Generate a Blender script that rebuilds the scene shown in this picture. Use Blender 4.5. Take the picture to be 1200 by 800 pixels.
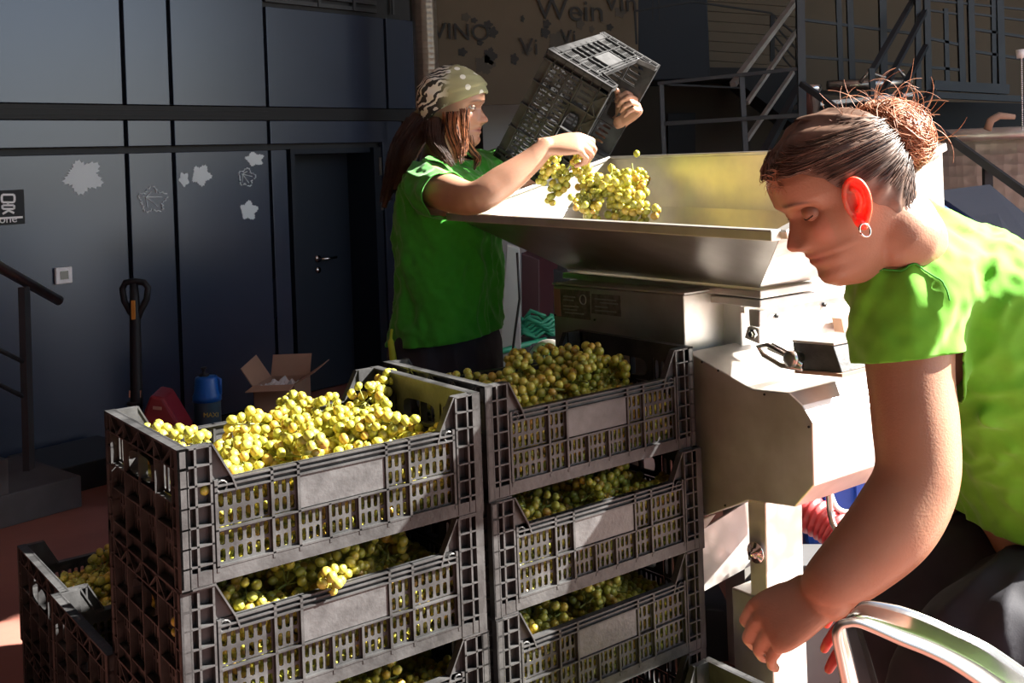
import bpy, math, random
import numpy as np
from mathutils import Vector, Matrix, noise
for o in list(bpy.data.objects): bpy.data.objects.remove(o)
C = bpy.context.scene
COL = C.collection
PI = math.pi
RND = random.Random(7)

# ------------------------------------------------------------------ camera, sky, sun
F, PX, PY, ROLL, CH = 1268.0, 600.0, 187.4, 0.0377, 1.387
cam = bpy.data.objects.new('camera', bpy.data.cameras.new('camera'))
COL.objects.link(cam)
cam.location = (0, 0, CH)
cam.rotation_euler = (PI/2, ROLL, 0)
cam.data.sensor_width = 36
cam.data.lens = F/1200*36
cam.data.shift_y = -(400-PY)/1200
cam.data.clip_start = 0.02
C.camera = cam

w = bpy.data.worlds.new('sky'); C.world = w; w.use_nodes = True
nt = w.node_tree
bg = nt.nodes['Background']
sky = nt.nodes.new('ShaderNodeTexSky')
sky.sky_type = 'NISHITA'; sky.sun_disc = False
sky.sun_elevation = math.radians(36); sky.sun_rotation = math.radians(83)
nt.links.new(sky.outputs[0], bg.inputs[0])
bg.inputs[1].default_value = 0.25

sd = bpy.data.lights.new('sun', 'SUN'); sun = bpy.data.objects.new('sun', sd); COL.objects.link(sun)
sd.energy = 28; sd.angle = math.radians(0.6); sd.color = (1.0, 0.95, 0.86)
EL = math.radians(36)
SUND = Vector((0.993*math.cos(EL), 0.12*math.cos(EL), math.sin(EL)))
sun.rotation_euler = SUND.to_track_quat('Z', 'Y').to_euler()
sun.location = (6, -1, 6)

vs = C.view_settings
vs.view_transform = 'Standard'; vs.look = 'None'; vs.gamma = 1; vs.use_curve_mapping = False
vs.exposure = 0.40
C.cycles.max_bounces = 6; C.cycles.diffuse_bounces = 3; C.cycles.glossy_bounces = 3
C.cycles.transmission_bounces = 2; C.cycles.transparent_max_bounces = 4

# ------------------------------------------------------------------ geometry helpers
cR, sR = math.cos(ROLL), math.sin(ROLL)
def ray(u, v):
    a = (u-PX)/F; b = (v-PY)/F
    return Vector((a*cR-b*sR, 1.0, -(a*sR+b*cR)))
def at(u, v, Y):
    r = ray(u, v)*Y
    return Vector((r.x, r.y, r.z+CH))
def on_plane(u, v, p0, nrm):
    r = ray(u, v); o = Vector((0, 0, CH))
    return o + r*((Vector(p0)-o).dot(nrm)/r.dot(nrm))

def sub(o, part):
    o.parent = part; o.matrix_parent_inverse = Matrix.Identity(4); return o
class MB:
    def __init__(s): s.v = []; s.f = []
    def add(s, vs_, fs_):
        k = len(s.v); s.v += [tuple(p) for p in vs_]; s.f += [tuple(i+k for i in f) for f in fs_]; return s
    def quad(s, a, b, c, d): return s.add([a, b, c, d], [(0, 1, 2, 3)])
    def box(s, x0, x1, y0, y1, z0, z1, T=None):
        P = [(x, y, z) for z in (z0, z1) for y in (y0, y1) for x in (x0, x1)]
        if T: P = [T(*p) for p in P]
        return s.add(P, [(0, 2, 3, 1), (4, 5, 7, 6), (0, 1, 5, 4), (2, 6, 7, 3), (0, 4, 6, 2), (1, 3, 7, 5)])
    def bar(s, a, b, w_, h_, up=(0, 0, 1)):
        a, b = Vector(a), Vector(b); d = (b-a).normalized(); u = Vector(up)
        if abs(d.dot(u)) > .98: u = Vector((0, 1, 0))
        r = d.cross(u).normalized(); u = r.cross(d)
        P = [p + r*(sx*w_/2) + u*(sz*h_/2) for p in (a, b) for sx, sz in ((-1, -1), (1, -1), (1, 1), (-1, 1))]
        return s.add(P, [(3, 2, 1, 0), (4, 5, 6, 7), (0, 1, 5, 4), (1, 2, 6, 5), (2, 3, 7, 6), (3, 0, 4, 7)])
    def tube(s, pts, r, n=8, cap=True):
        pts = [Vector(p) for p in pts]; rs = r if isinstance(r, (list, tuple)) else [r]*len(pts)
        V = []; Fc = []; prev = None
        for i, p in enumerate(pts):
            d = (pts[min(i+1, len(pts)-1)]-pts[max(i-1, 0)]).normalized()
            if prev is None:
                x = d.orthogonal().normalized()
            else:
                x = (prev - d*prev.dot(d)).normalized()
            prev = x; y = d.cross(x)
            for k in range(n):
                a = 2*PI*k/n; V.append(p + (x*math.cos(a)+y*math.sin(a))*rs[i])
        for i in range(len(pts)-1):
            for k in range(n):
                Fc.append((i*n+k, i*n+(k+1) % n, (i+1)*n+(k+1) % n, (i+1)*n+k))
        if cap:
            Fc.append(tuple(range(n))[::-1]); Fc.append(tuple((len(pts)-1)*n+k for k in range(n)))
        return s.add(V, Fc)
    def poly(s, pts, ext):
        """extruded polygon: pts list of vectors, ext vector"""
        n = len(pts); e = Vector(ext); pts = [Vector(p) for p in pts]
        return s.add(pts+[p+e for p in pts], [tuple(range(n))[::-1], tuple(range(n, 2*n))]+[(i, (i+1) % n, n+(i+1) % n, n+i) for i in range(n)])
    def lathe(s, prof, n=24, T=None, c=(0, 0, 0)):
        V = []
        for r, z in prof:
            for k in range(n):
                a = 2*PI*k/n; p = Vector((r*math.cos(a), r*math.sin(a), z))
                V.append((T @ p if T else p)+Vector(c))
        Fc = [(i*n+k, i*n+(k+1) % n, (i+1)*n+(k+1) % n, (i+1)*n+k) for i in range(len(prof)-1) for k in range(n)]
        Fc += [tuple(range(n))[::-1], tuple((len(prof)-1)*n+k for k in range(n))]
        return s.add(V, Fc)
    def perf(s, T, a0, a1, b0, b1, na, nb, fa=.64, fb=.82, th=.003):
        """sheet with na x nb real slots, T(a,b,d) maps to space, d = outward"""
        da = (a1-a0)/na; db = (b1-b0)/nb
        ring = [(1, 0), (.82, .86), (0, 1), (-.82, .86), (-1, 0), (-.82, -.86), (0, -1), (.82, -.86)]
        outr = [(1, 0), (1, 1), (0, 1), (-1, 1), (-1, 0), (-1, -1), (0, -1), (1, -1)]
        for i in range(na):
            for j in range(nb):
                ca = a0+(i+.5)*da; cb = b0+(j+.5)*db
                V = []
                for d in (0, -th):
                    V += [T(ca+x*da/2, cb+y*db/2, d) for x, y in outr]
                    V += [T(ca+x*da/2*fa, cb+y*db/2*fb, d) for x, y in ring]
                Fc = []
                for k in range(8):
                    l = (k+1) % 8
                    Fc.append((k, l, 8+l, 8+k)); Fc.append((16+l, 16+k, 24+k, 24+l)); Fc.append((8+k, 8+l, 24+l, 24+k))
                s.add(V, Fc)
        return s
    def build(s, name, m=None, parent=None, smooth=False, me=None, bevel=0):
        me = bpy.data.meshes.new(name); me.from_pydata(s.v, [], s.f); me.update()
        return link(name, me, m, parent, smooth, bevel)

def link(name, me, m=None, parent=None, smooth=False, bevel=0):
    if m is not None and not me.materials: me.materials.append(m)
    if smooth: me.polygons.foreach_set('use_smooth', [True]*len(me.polygons))
    o = bpy.data.objects.new(name, me); COL.objects.link(o)
    if parent is not None: o.parent = parent
    if bevel:
        b = o.modifiers.new('bevel', 'BEVEL'); b.width = bevel; b.segments = 2; b.limit_method = 'ANGLE'
    return o
def empty(name, loc=(0, 0, 0), rz=0, label=None, cat=None, group=None, kind=None):
    o = bpy.data.objects.new(name, None); COL.objects.link(o); o.location = loc; o.rotation_euler = (0, 0, rz)
    o.empty_display_size = .1
    return tag(o, label, cat, group, kind)
def tag(o, label=None, cat=None, group=None, kind=None):
    if label: o['label'] = label
    if cat: o['category'] = cat
    if group: o['group'] = group
    if kind: o['kind'] = kind
    return o
def keep(o, root):
    """parent while staying in world coordinates (root has location and z rotation)"""
    o.parent = root; o.matrix_parent_inverse = (Matrix.Translation(root.location) @ root.rotation_euler.to_matrix().to_4x4()).inverted(); return o

# ------------------------------------------------------------------ materials
def mat(name, col, rough=.5, metal=0, var=0, scale=20, bump=0, bscale=60, col2=None, spec=.5, stretch=None, sss=0, sssr=(1, .2, .1), detail=4):
    m = bpy.data.materials.new(name); m.use_nodes = True; t = m.node_tree; b = t.nodes['Principled BSDF']
    b.inputs['Base Color'].default_value = (*col, 1); b.inputs['Roughness'].default_value = rough
    b.inputs['Metallic'].default_value = metal; b.inputs['Specular IOR Level'].default_value = spec
    if sss:
        b.inputs['Subsurface Weight'].default_value = sss; b.inputs['Subsurface Radius'].default_value = sssr; b.inputs['Subsurface Scale'].default_value = .01
    if var or col2 or bump:
        tc = t.nodes.new('ShaderNodeTexCoord'); mp = t.nodes.new('ShaderNodeMapping')
        t.links.new(tc.outputs['Object'], mp.inputs[0])
        if stretch: mp.inputs['Scale'].default_value = stretch
    if var or col2:
        n = t.nodes.new('ShaderNodeTexNoise'); n.inputs['Scale'].default_value = scale; n.inputs['Detail'].default_value = detail
        t.links.new(mp.outputs[0], n.inputs[0])
        r = t.nodes.new('ShaderNodeValToRGB'); r.color_ramp.elements[0].position = .35; r.color_ramp.elements[1].position = .65
        c2 = col2 or tuple(max(0, c*(1-var)) for c in col)
        r.color_ramp.elements[0].color = (*c2, 1); r.color_ramp.elements[1].color = (*col, 1)
        t.links.new(n.outputs[0], r.inputs[0]); t.links.new(r.outputs[0], b.inputs['Base Color'])
    if bump:
        n = t.nodes.new('ShaderNodeTexNoise'); n.inputs['Scale'].default_value = bscale; n.inputs['Detail'].default_value = 3
        t.links.new(mp.outputs[0], n.inputs[0])
        k = t.nodes.new('ShaderNodeBump'); k.inputs['Strength'].default_value = bump; k.inputs['Distance'].default_value = .01
        t.links.new(n.outputs[0], k.inputs['Height']); t.links.new(k.outputs[0], b.inputs['Normal'])
    return m
M = {}
M['plastic'] = mat('crate_plastic', (.058, .058, .060), .42, 0, col2=(.024, .024, .025), scale=14, bump=.1, bscale=90, spec=.25)
M['plastic_grey'] = mat('crate_plastic_worn', (.065, .065, .068), .45, 0, col2=(.038, .038, .04), scale=30, bump=.1, bscale=120)
M['panel'] = mat('dark_cladding', (.022, .030, .052), .27, .0, var=.12, scale=2, spec=.9)
M['panel'].node_tree.nodes['Principled BSDF'].inputs['Specular Tint'].default_value = (.72, .82, 1, 1)
M['seam'] = mat('black_joint', (.006, .007, .010), .6)
M['door'] = mat('door_paint', (.010, .015, .024), .5, spec=.25)
M['leaf_print'] = mat('pale_grey_print', (.62, .68, .70), .6)
M['white'] = mat('white_plastic', (.75, .75, .75), .4)
M['offwhite'] = mat('offwhite_paint', (.42, .43, .42), .6, var=.1, scale=4)
M['glassdark'] = mat('dark_glass', (.02, .03, .03), .1)
M['steel_dark'] = mat('dark_grey_steel', (.036, .040, .046), .5, .2, var=.2, scale=6)
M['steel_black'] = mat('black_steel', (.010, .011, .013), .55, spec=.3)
M['rail'] = mat('brushed_rail', (.5, .47, .44), .28, 1)
M['chrome'] = mat('polished_steel', (.75, .72, .68), .16, 1, var=.2, scale=8)
M['red'] = mat('red_paint', (.23, .018, .03), .4, var=.15, scale=5)
M['orange'] = mat('orange_sticker', (.5, .2, .03), .5)
M['blue'] = mat('blue_plastic', (.005, .10, .42), .35, var=.1)
M['bluetub'] = mat('blue_tub', (.012, .075, .42), .4, var=.35, scale=9)
M['tankteal'] = mat('translucent_teal', (.03, .07, .10), .3)
M['yellow'] = mat('yellow_print', (.55, .45, .08), .5)
M['card'] = mat('cardboard', (.36, .22, .15), .8, var=.1, scale=8)
M['clear'] = mat('clear_film', (.6, .6, .6), .2)
M['lining'] = mat('banner_fabric', (.125, .098, .065), .85, var=.12, scale=3)
M['blot'] = mat('banner_dark_print', (.035, .034, .032), .85)
M['blot2'] = mat('banner_mid_print', (.075, .066, .052), .85)
M['beige'] = mat('beige_cladding', (.12, .09, .058), .75, var=.15, scale=1.5)
M['beige2'] = mat('brown_wall', (.065, .05, .036), .8, var=.2, scale=1.2)
M['green_hose'] = mat('green_hose', (.03, .28, .16), .4)
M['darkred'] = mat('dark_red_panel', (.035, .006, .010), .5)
M['redhose'] = mat('red_hose', (.50, .045, .05), .4, var=.2, scale=8)
M['cable'] = mat('black_cable', (.01, .01, .01), .5)
M['stem'] = mat('grape_stem', (.22, .24, .05), .6)
M['greycover'] = mat('woven_grey_cover', (.11, .12, .145), spec=.1, rough=.8, bump=.3, bscale=200)
M['ceil'] = mat('pale_ceiling', (.5, .5, .5), .8)
M['pants'] = mat('navy_work_trousers', (.022, .022, .032), .8, var=.25, scale=25, bump=.04, bscale=500)
M['lime'] = mat('lime_trim', (.42, .50, .02), .6)
M['earring'] = mat('silver_earring', (.85, .85, .85), .15, 1)
M['eyewhite'] = mat('eye_white', (.6, .56, .52), .2)
M['iris'] = mat('dark_iris', (.04, .02, .01), .15)
M['brow'] = mat('brow_hair', (.03, .018, .012), .7)
M['label'] = mat('data_plate', (.30, .26, .24), .4, .5, col2=(.17, .15, .14), scale=60)
M['labelpink'] = mat('plate_pink_band', (.42, .22, .18), .5)
M['hair_brown'] = mat('dark_brown_hair', (.050, .020, .011), .5, spec=.35, var=.5, scale=40)
M['hair_red'] = mat('reddish_brown_hair', (.50, .20, .10), .5, spec=.4, var=.5, scale=40)
M['hair_head'] = mat('greying_brown_hair', (.17, .095, .065), .42, spec=.7, var=.6, scale=45)
M['ember'] = mat('orange_brown_spot', (.3, .1, .02), .6)

def steel(name, base=.70, metal=.86, rough=.46, tint=(1, .97, .93), kind='swirl'):
    m = mat(name, tuple(base*c for c in tint), rough, metal); t = m.node_tree; b = t.nodes['Principled BSDF']
    tc = t.nodes.new('ShaderNodeTexCoord')
    if kind == 'swirl':      # overlapping polished discs
        v = t.nodes.new('ShaderNodeTexVoronoi'); v.inputs['Scale'].default_value = 26; t.links.new(tc.outputs['Object'], v.inputs[0])
        r = t.nodes.new('ShaderNodeMapRange'); r.inputs['From Max'].default_value = .7; r.inputs['To Min'].default_value = rough-.14; r.inputs['To Max'].default_value = rough+.14
        t.links.new(v.outputs['Distance'], r.inputs[0]); t.links.new(r.outputs[0], b.inputs['Roughness'])
        k = t.nodes.new('ShaderNodeBump'); k.inputs['Strength'].default_value = .25; k.inputs['Distance'].default_value = .006
        t.links.new(v.outputs['Distance'], k.inputs['Height']); t.links.new(k.outputs[0], b.inputs['Normal'])
    else:
        n = t.nodes.new('ShaderNodeTexNoise'); n.inputs['Scale'].default_value = 9; n.inputs['Detail'].default_value = 8; t.links.new(tc.outputs['Object'], n.inputs[0])
        r = t.nodes.new('ShaderNodeValToRGB'); r.color_ramp.elements[0].position = .3; r.color_ramp.elements[1].position = .7
        r.color_ramp.elements[0].color = (*(base*.72*c for c in (1, .93, .85)), 1); r.color_ramp.elements[1].color = (*(base*c for c in tint), 1)
        t.links.new(n.outputs[0], r.inputs[0]); t.links.new(r.outputs[0], b.inputs['Base Color'])
    return m
M['steel'] = steel('swirled_stainless', .62)
M['steelf'] = steel('shade_darkened_stainless', .42, .9, .34, kind='plain')  # same steel, base darkened to imitate shade on the hopper front
M['steelp'] = steel('plain_stainless', .68, .86, .43, kind='plain')
M['steelin'] = steel('inner_stainless_juice_stained', .66, .75, .42, (1, .93, .72), kind='plain')

def emboss(name, col, rough, metal, scale):
    m = mat(name, col, rough, metal); t = m.node_tree; b = t.nodes['Principled BSDF']
    tc = t.nodes.new('ShaderNodeTexCoord'); v = t.nodes.new('ShaderNodeTexVoronoi'); v.inputs['Scale'].default_value = scale
    v.inputs['Randomness'].default_value = .15
    t.links.new(tc.outputs['Object'], v.inputs[0]); k = t.nodes.new('ShaderNodeBump'); k.inputs['Strength'].default_value = .6; k.inputs['Distance'].default_value = .01
    t.links.new(v.outputs['Distance'], k.inputs['Height']); t.links.new(k.outputs[0], b.inputs['Normal'])
    return m
M['emboss'] = emboss('dimpled_steel', (.20, .17, .135), .4, .6, 30)
M['emboss_tank'] = emboss('dimpled_tank_steel', (.55, .50, .45), .3, .8, 20)

def grape_mat():
    m = mat('grape_skin', (.4, .4, .06), .3, spec=.6, sss=.35, sssr=(1, .9, .2)); t = m.node_tree; b = t.nodes['Principled BSDF']
    oi = t.nodes.new('ShaderNodeObjectInfo'); g = t.nodes.new('ShaderNodeNewGeometry')
    a = t.nodes.new('ShaderNodeMath'); a.operation = 'ADD'; fr = t.nodes.new('ShaderNodeMath'); fr.operation = 'FRACT'
    t.links.new(oi.outputs['Random'], a.inputs[0]); t.links.new(g.outputs['Random Per Island'], a.inputs[1]); t.links.new(a.outputs[0], fr.inputs[0])
    r = t.nodes.new('ShaderNodeValToRGB'); t.links.new(fr.outputs[0], r.inputs[0]); e = r.color_ramp.elements
    e[0].position = 0; e[0].color = (.36, .37, .06, 1); e[1].position = .97; e[1].color = (.60, .47, .06, 1)
    for p, c in ((.35, (.50, .48, .08, 1)), (.7, (.56, .48, .07, 1)), (.92, (.50, .30, .06, 1))):
        k = e.new(p); k.color = c
    n = t.nodes.new('ShaderNodeTexNoise'); n.inputs['Scale'].default_value = 160; tc = t.nodes.new('ShaderNodeTexCoord'); t.links.new(tc.outputs['Object'], n.inputs[0])
    mx = t.nodes.new('ShaderNodeMixRGB'); mx.blend_type = 'MULTIPLY'; mx.inputs[0].default_value = .35
    t.links.new(r.outputs[0], mx.inputs[1]); t.links.new(n.outputs[0], mx.inputs[2]); 
    t.links.new(mx.outputs[0], b.inputs['Base Color'])
    b.inputs['Subsurface Scale'].default_value = .012
    return m
M['grape'] = grape_mat()

def skin(name, base, lip):
    m = mat(name, base, .42, sss=.25, sssr=(1, .35, .2), bump=.08, bscale=350); t = m.node_tree; b = t.nodes['Principled BSDF']
    b.inputs['Subsurface Scale'].default_value = .006
    a = t.nodes.new('ShaderNodeVertexColor'); a.layer_name = 'tint'
    n = t.nodes.new('ShaderNodeTexNoise'); n.inputs['Scale'].default_value = 30; tc = t.nodes.new('ShaderNodeTexCoord'); t.links.new(tc.outputs['Object'], n.inputs[0])
    mr = t.nodes.new('ShaderNodeMapRange'); mr.inputs['To Min'].default_value = .86; mr.inputs['To Max'].default_value = 1.12; t.links.new(n.outputs[0], mr.inputs[0])
    mx = t.nodes.new('ShaderNodeMixRGB'); mx.blend_type = 'MULTIPLY'; mx.inputs[0].default_value = 1
    t.links.new(a.outputs[0], mx.inputs[1]); t.links.new(mr.outputs[0], mx.inputs[2]); t.links.new(mx.outputs[0], b.inputs['Base Color'])
    return m
SK1 = (.44, .235, .155); SK2 = (.34, .175, .108)
M['skin1'] = skin('warm_skin', SK1, None); M['skin2'] = skin('tanned_skin', SK2, None)
M['ear'] = mat('backlit_ear_skin', (.55, .16, .10), .45, sss=1, sssr=(1, .12, .05), col2=(.60, .06, .03), scale=60)  # red base colour imitates sunlight glowing through the ear
M['ear'].node_tree.nodes['Principled BSDF'].inputs['Subsurface Scale'].default_value = .03
M['redhand'] = mat('backlit_hand_skin', (.50, .03, .02), .4, sss=.8, sssr=(1, .1, .05))  # bare hand skin, red base imitates sun glowing through it
def cloth(name, c):
    m = mat(name, c, .8, var=.10, scale=60, bump=.04, bscale=700, spec=.3)
    b = m.node_tree.nodes['Principled BSDF']; b.inputs['Sheen Weight'].default_value = .2
    return m
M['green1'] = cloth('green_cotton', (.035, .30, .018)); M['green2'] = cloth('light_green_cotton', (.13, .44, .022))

def floor_mat():
    m = mat('red_floor', (.23, .075, .055), .55, bump=.05, bscale=40); t = m.node_tree; b = t.nodes['Principled BSDF']
    g = t.nodes.new('ShaderNodeNewGeometry'); n = t.nodes.new('ShaderNodeTexNoise'); n.inputs['Scale'].default_value = 2.2; n.inputs['Detail'].default_value = 7
    t.links.new(g.outputs['Position'], n.inputs[0])
    r = t.nodes.new('ShaderNodeValToRGB'); r.color_ramp.elements[0].position = .3; r.color_ramp.elements[1].position = .7
    r.color_ramp.elements[0].color = (.22, .085, .065, 1); r.color_ramp.elements[1].color = (.32, .13, .10, 1)
    t.links.new(n.outputs[0], r.inputs[0]); t.links.new(r.outputs[0], b.inputs['Base Color'])
    return m
M['floor'] = floor_mat()
M['concrete'] = mat('dark_concrete', (.085, .085, .09), .7, var=.35, scale=5)
M['ground'] = mat('yard_paving', (.17, .16, .15), .8, var=.2, scale=3)

def bandana_mat():
    m = mat('olive_paisley_cotton', (.42, .40, .26), .85); t = m.node_tree; b = t.nodes['Principled BSDF']
    tc = t.nodes.new('ShaderNodeTexCoord')
    v = t.nodes.new('ShaderNodeTexVoronoi'); v.inputs['Scale'].default_value = 26; t.links.new(tc.outputs['Object'], v.inputs[0])
    r = t.nodes.new('ShaderNodeValToRGB'); r.color_ramp.interpolation = 'CONSTANT'; e = r.color_ramp.elements
    e[0].color = (.75, .75, .66, 1); e[1].position = .22; e[1].color = (.33, .32, .17, 1)
    t.links.new(v.outputs['Distance'], r.inputs[0])
    wv = t.nodes.new('ShaderNodeTexWave'); wv.wave_type = 'RINGS'; wv.inputs['Scale'].default_value = 18; wv.inputs['Distortion'].default_value = 14; wv.inputs['Detail'].default_value = 3
    t.links.new(tc.outputs['Object'], wv.inputs[0])
    r2 = t.nodes.new('ShaderNodeValToRGB'); r2.color_ramp.interpolation = 'CONSTANT'; e = r2.color_ramp.elements
    e[0].color = (.03, .03, .025, 1); e[1].position = .55; e[1].color = (.7, .7, .6, 1)
    t.links.new(wv.outputs[0], r2.inputs[0])
    a = t.nodes.new('ShaderNodeVertexColor'); a.layer_name = 'tint'
    mx = t.nodes.new('ShaderNodeMixRGB'); t.links.new(a.outputs[0], mx.inputs[0]); t.links.new(r.outputs[0], mx.inputs[1]); t.links.new(r2.outputs[0], mx.inputs[2])
    t.links.new(mx.outputs[0], b.inputs['Base Color'])
    return m
M['bandana'] = bandana_mat()

#PART2
# ------------------------------------------------------------------ setting: floor, ceiling, walls
X0, X1, Y0, Y1 = -7.5, 13.0, -3.0, 10.2
tag(MB().box(-7.5, 5.2, -1.0, Y1, -.1, 0).build('floor', M['floor']), kind='structure')
tag(MB().box(5.2, 40, -25, 14, -.12, -.02).build('trim_1', M['ground']), kind='structure')
tag(MB().box(-25, 5.2, -25, -1.0, -.12, -.02).build('trim_2', M['ground']), kind='structure')
tag(MB().box(-7.5, 3.95, -1.2, Y1, 4.5, 4.7).box(3.95, X1, 4.2, Y1, 4.5, 4.7).build('ceiling', M['ceil']), kind='structure')  # unseen; edge shaped to steer the sun, pale to bounce fill light
tag(MB().box(-7.5, X1, Y1, Y1+.2, 0, 4.7).build('wall_back', M['beige2']), kind='structure')
tag(MB().box(X1, X1+.2, 4.0, Y1, 0, 4.7).build('wall_right', M['beige2']), kind='structure')

tag(MB().box(-7.5, 1.6, -1.4, -1.2, 0, 4.7).build('wall_front_unseen', M['beige2']), kind='structure')  # added out of view to block ambient light from camera-left
tag(MB().box(-7.5, -7.3, -1.2, Y1, 0, 4.7).build('wall_side_unseen', M['beige2']), kind='structure')  # unseen, added to close the gap against the same ambient light
# left wall: calibrated vertical plane
WP = Vector((0, 7.767, 0)); YW = .8579
WD = Vector((math.cos(YW), math.sin(YW), 0)); WN = Vector((math.sin(YW), -math.cos(YW), 0))   # WN faces the room
def wt(u, v):
    p = on_plane(u, v, WP, WN); return (p-WP).dot(WD), p.z
def WW(t, d, z): return WP + WD*t + WN*d + Vector((0, 0, z))
wall = empty('wall_left', kind='structure')
zb1, zb2, zb3, zc = CH+.352, CH+.280, CH+.135, CH+.112
tL = -6.5
seams_top = [tL, wt(144, 60)[0], wt(199, 60)[0], wt(311.5, 60)[0], wt(452, 60)[0], wt(487, 60)[0]]
T_ = lambda x, y, z: WW(x, y, z)
gap = .022
dz0, dz1 = wt(347, 300)[0], wt(449, 300)[0]
def backing(t0, t1, z0, z1): return keep(MB().box(t0, t1, -.25, -.04, z0, z1, T_).build('backing', M['seam']), wall)
backing(tL, dz0-.02, 0, 4.5); backing(dz0-.02, dz1+.03, zc, 4.5); backing(dz1+.03, seams_top[-1], 0, 4.5)
def wpanel(t0, t1, z0, z1, name='panel', m='panel', d=0, g=gap):
    o = MB().box(t0+g/2, t1-g/2, -.04, d, z0, z1, T_).build(name, M[m], bevel=.003); return keep(o, wall)
zt = CH+.96
for i in range(5):
    t0, t1 = seams_top[i], seams_top[i+1]
    wpanel(t0, t1, zb1+.004, (3.0 if i == 0 else zt+(.06 if i < 3 else -.03)))
    if i < 4: wpanel(t0, t1, zb3+.008, zb2-.004)
    if i == 0: wpanel(t0, t1, .06, zc-.004)
    elif i < 3: wpanel(t0, t1, .06, zc-.004)
    elif i == 3: wpanel(t0, dz0-.03, .06, zc-.004)
wpanel(dz1+.02, seams_top[4]+.12, .06, zb2-.004)
wpanel(seams_top[4]+.14, seams_top[-1], .06, zb2-.004)
keep(MB().box(tL, seams_top[-1], -.04, -.004, zb2, zb1, T_).build('beam', M['steel_black']), wall)
for k in range(2):
    keep(MB().box(tL, seams_top[3], -.004, .0, zb2+.022+k*.026, zb2+.025+k*.026, T_).build('beam_line', M['seam']), wall)
wpanel(seams_top[2]+.9, seams_top[3]-.02, zt+.08, zt+.35, 'window_strip', 'offwhite')
# louvre above
lv = empty('window_1', kind='structure')
for k in range(9):
    t0, t1 = seams_top[3]+.02, seams_top[4]-.05
    keep(MB().box(t0, t1, -.035, -.012, zt+.0+k*.05, zt+.025+k*.05, T_).build('slat', M['steel_dark']), lv)
for tt in (seams_top[3]+.4, seams_top[3]+1.0, seams_top[4]-.25):
    keep(MB().box(tt, tt+.02, -.012, -.004, zt, zt+.45, T_).build('mullion', M['steel_dark']), lv)
# skirting
tag(MB().box(tL, dz0-.03, -.03, .004, 0, .055, T_).build('baseboard_left', M['steel_black']), kind='structure')
# doorway: recessed dark door, pale room behind on its left
dr = empty('door_1', kind='structure')
dl0 = wt(366, 300)[0]
leaf_ = keep(MB().box(dl0, dz1-.05, -.30, -.25, .01, zc-.03, T_).build('door_leaf', M['door'], bevel=.003), dr)
keep(MB().box(dz0-.02, dz0+.01, -.3, .01, 0, zc, T_).box(dz1-.05, dz1+.01, -.32, .004, 0, zc, T_).box(dz0, dz1, -.3, -.03, zc-.03, zc, T_).build('frame', M['door']), dr)
keep(MB().box(dz0+.01, dl0, -.285, -.27, .01, zc-.03, T_).build('lit_room_panel', M['offwhite']), dr)  # added board, pale to stand in for the lit room behind
h = on_plane(372, 303, WW(0, -.25, 0), WN); hb = MB(); c0 = h + WN*.012
hb.tube([h, h+WN*.05, h+WN*.05+WD*.11], .009); hb.lathe([(.022, 0), (.022, .008)], 14, WN.to_track_quat('Z', 'Y').to_matrix(), h)
hb.lathe([(.02, 0), (.02, .008)], 14, WN.to_track_quat('Z', 'Y').to_matrix(), h-Vector((0, 0, .07)))
sub(hb.build('door_handle', M['chrome'], smooth=True), leaf_)
for (u, v) in ((444, 195), (446, 236)):
    p = on_plane(u, v, WW(0, .0, 0), WN); keep(MB().bar(p-Vector((0, 0, .055)), p+Vector((0, 0, .055)), .022, .03, WN).build('hinge', M['chrome']), dr)
tag(MB().box(dz0-.3, dz0+.9, -1.0, -.95, 0, zc+.1, T_).build('wall_inner', M['offwhite']), kind='structure')
tag(MB().box(dz0+.02, dz0+.10, -.26, -.14, 0, .56, T_).box(dz0+.03, dz0+.09, -.25, -.15, .56, .59, T_).build('plastic_bin', M['blue'], bevel=.01), 'slim blue plastic bin standing just inside the open doorway', 'bin')

# leaf decals on the wall (flat vinyl)
def leaf_outline(n=56, seed=1):
    r = random.Random(seed); pts = []
    for k in range(n):
        a = 2*PI*k/n
        rad = .52
        for la, L_ in ((0, 1.05), (1.15, .98), (-1.15, .98), (2.25, .82), (-2.25, .82)):
            d_ = abs((a-la+PI) % (2*PI)-PI); rad = max(rad, L_*(1-.48*min(1, d_/.75)**1.15))
        rad += .055*(1 if k % 2 else -1)+r.uniform(-.02, .02)
        pts.append((rad*math.cos(a), rad*math.sin(a)))
    return pts
def decal(u, v, w_, h_, ang, seed, label, outline=False, m='leaf_print'):
    t, z = wt(u, v); sc = Vector((w_, h_)); pts = []
    t2 = wt(u+w_/2, v)[0]; sx = abs(t2-t); sz = abs(wt(u, v+h_/2)[1]-z)
    for x, y in leaf_outline(seed=seed):
        X = x*math.cos(ang)-y*math.sin(ang); Y = x*math.sin(ang)+y*math.cos(ang); pts.append((t+X*sx, z+Y*sz))
    if not outline:
        b = MB().poly([WW(a, .0005, c) for a, c in pts], WN*.0015)
    else:
        b = MB(); n = len(pts)
        for k in range(n):
            if (k*7+seed) % 5 == 0: continue
            b.bar(WW(*(pts[k][0], .0015, pts[k][1])), WW(*(pts[(k+1) % n][0], .0015, pts[(k+1) % n][1])), .004, .009, WN)
        for k in (0, 10, 20, 36, 46):
            x, zz = pts[k]; b.bar(WW(t-.25*sx, .0015, z+.02), WW(t+(x-t)*.7, .0015, z+(zz-z)*.7), .003, .006, WN)
    o = b.build('leaf_decal', M[m]); return tag(o, label, 'decal', 'vine leaf stickers on the dark wall')
decal(95, 206, 54, 46, -.5, 3, 'large solid pale grey vine leaf sticker on the dark wall')
decal(176, 235, 40, 34, .3, 5, 'white line drawing of a vine leaf with veins on dark wall', True)
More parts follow.
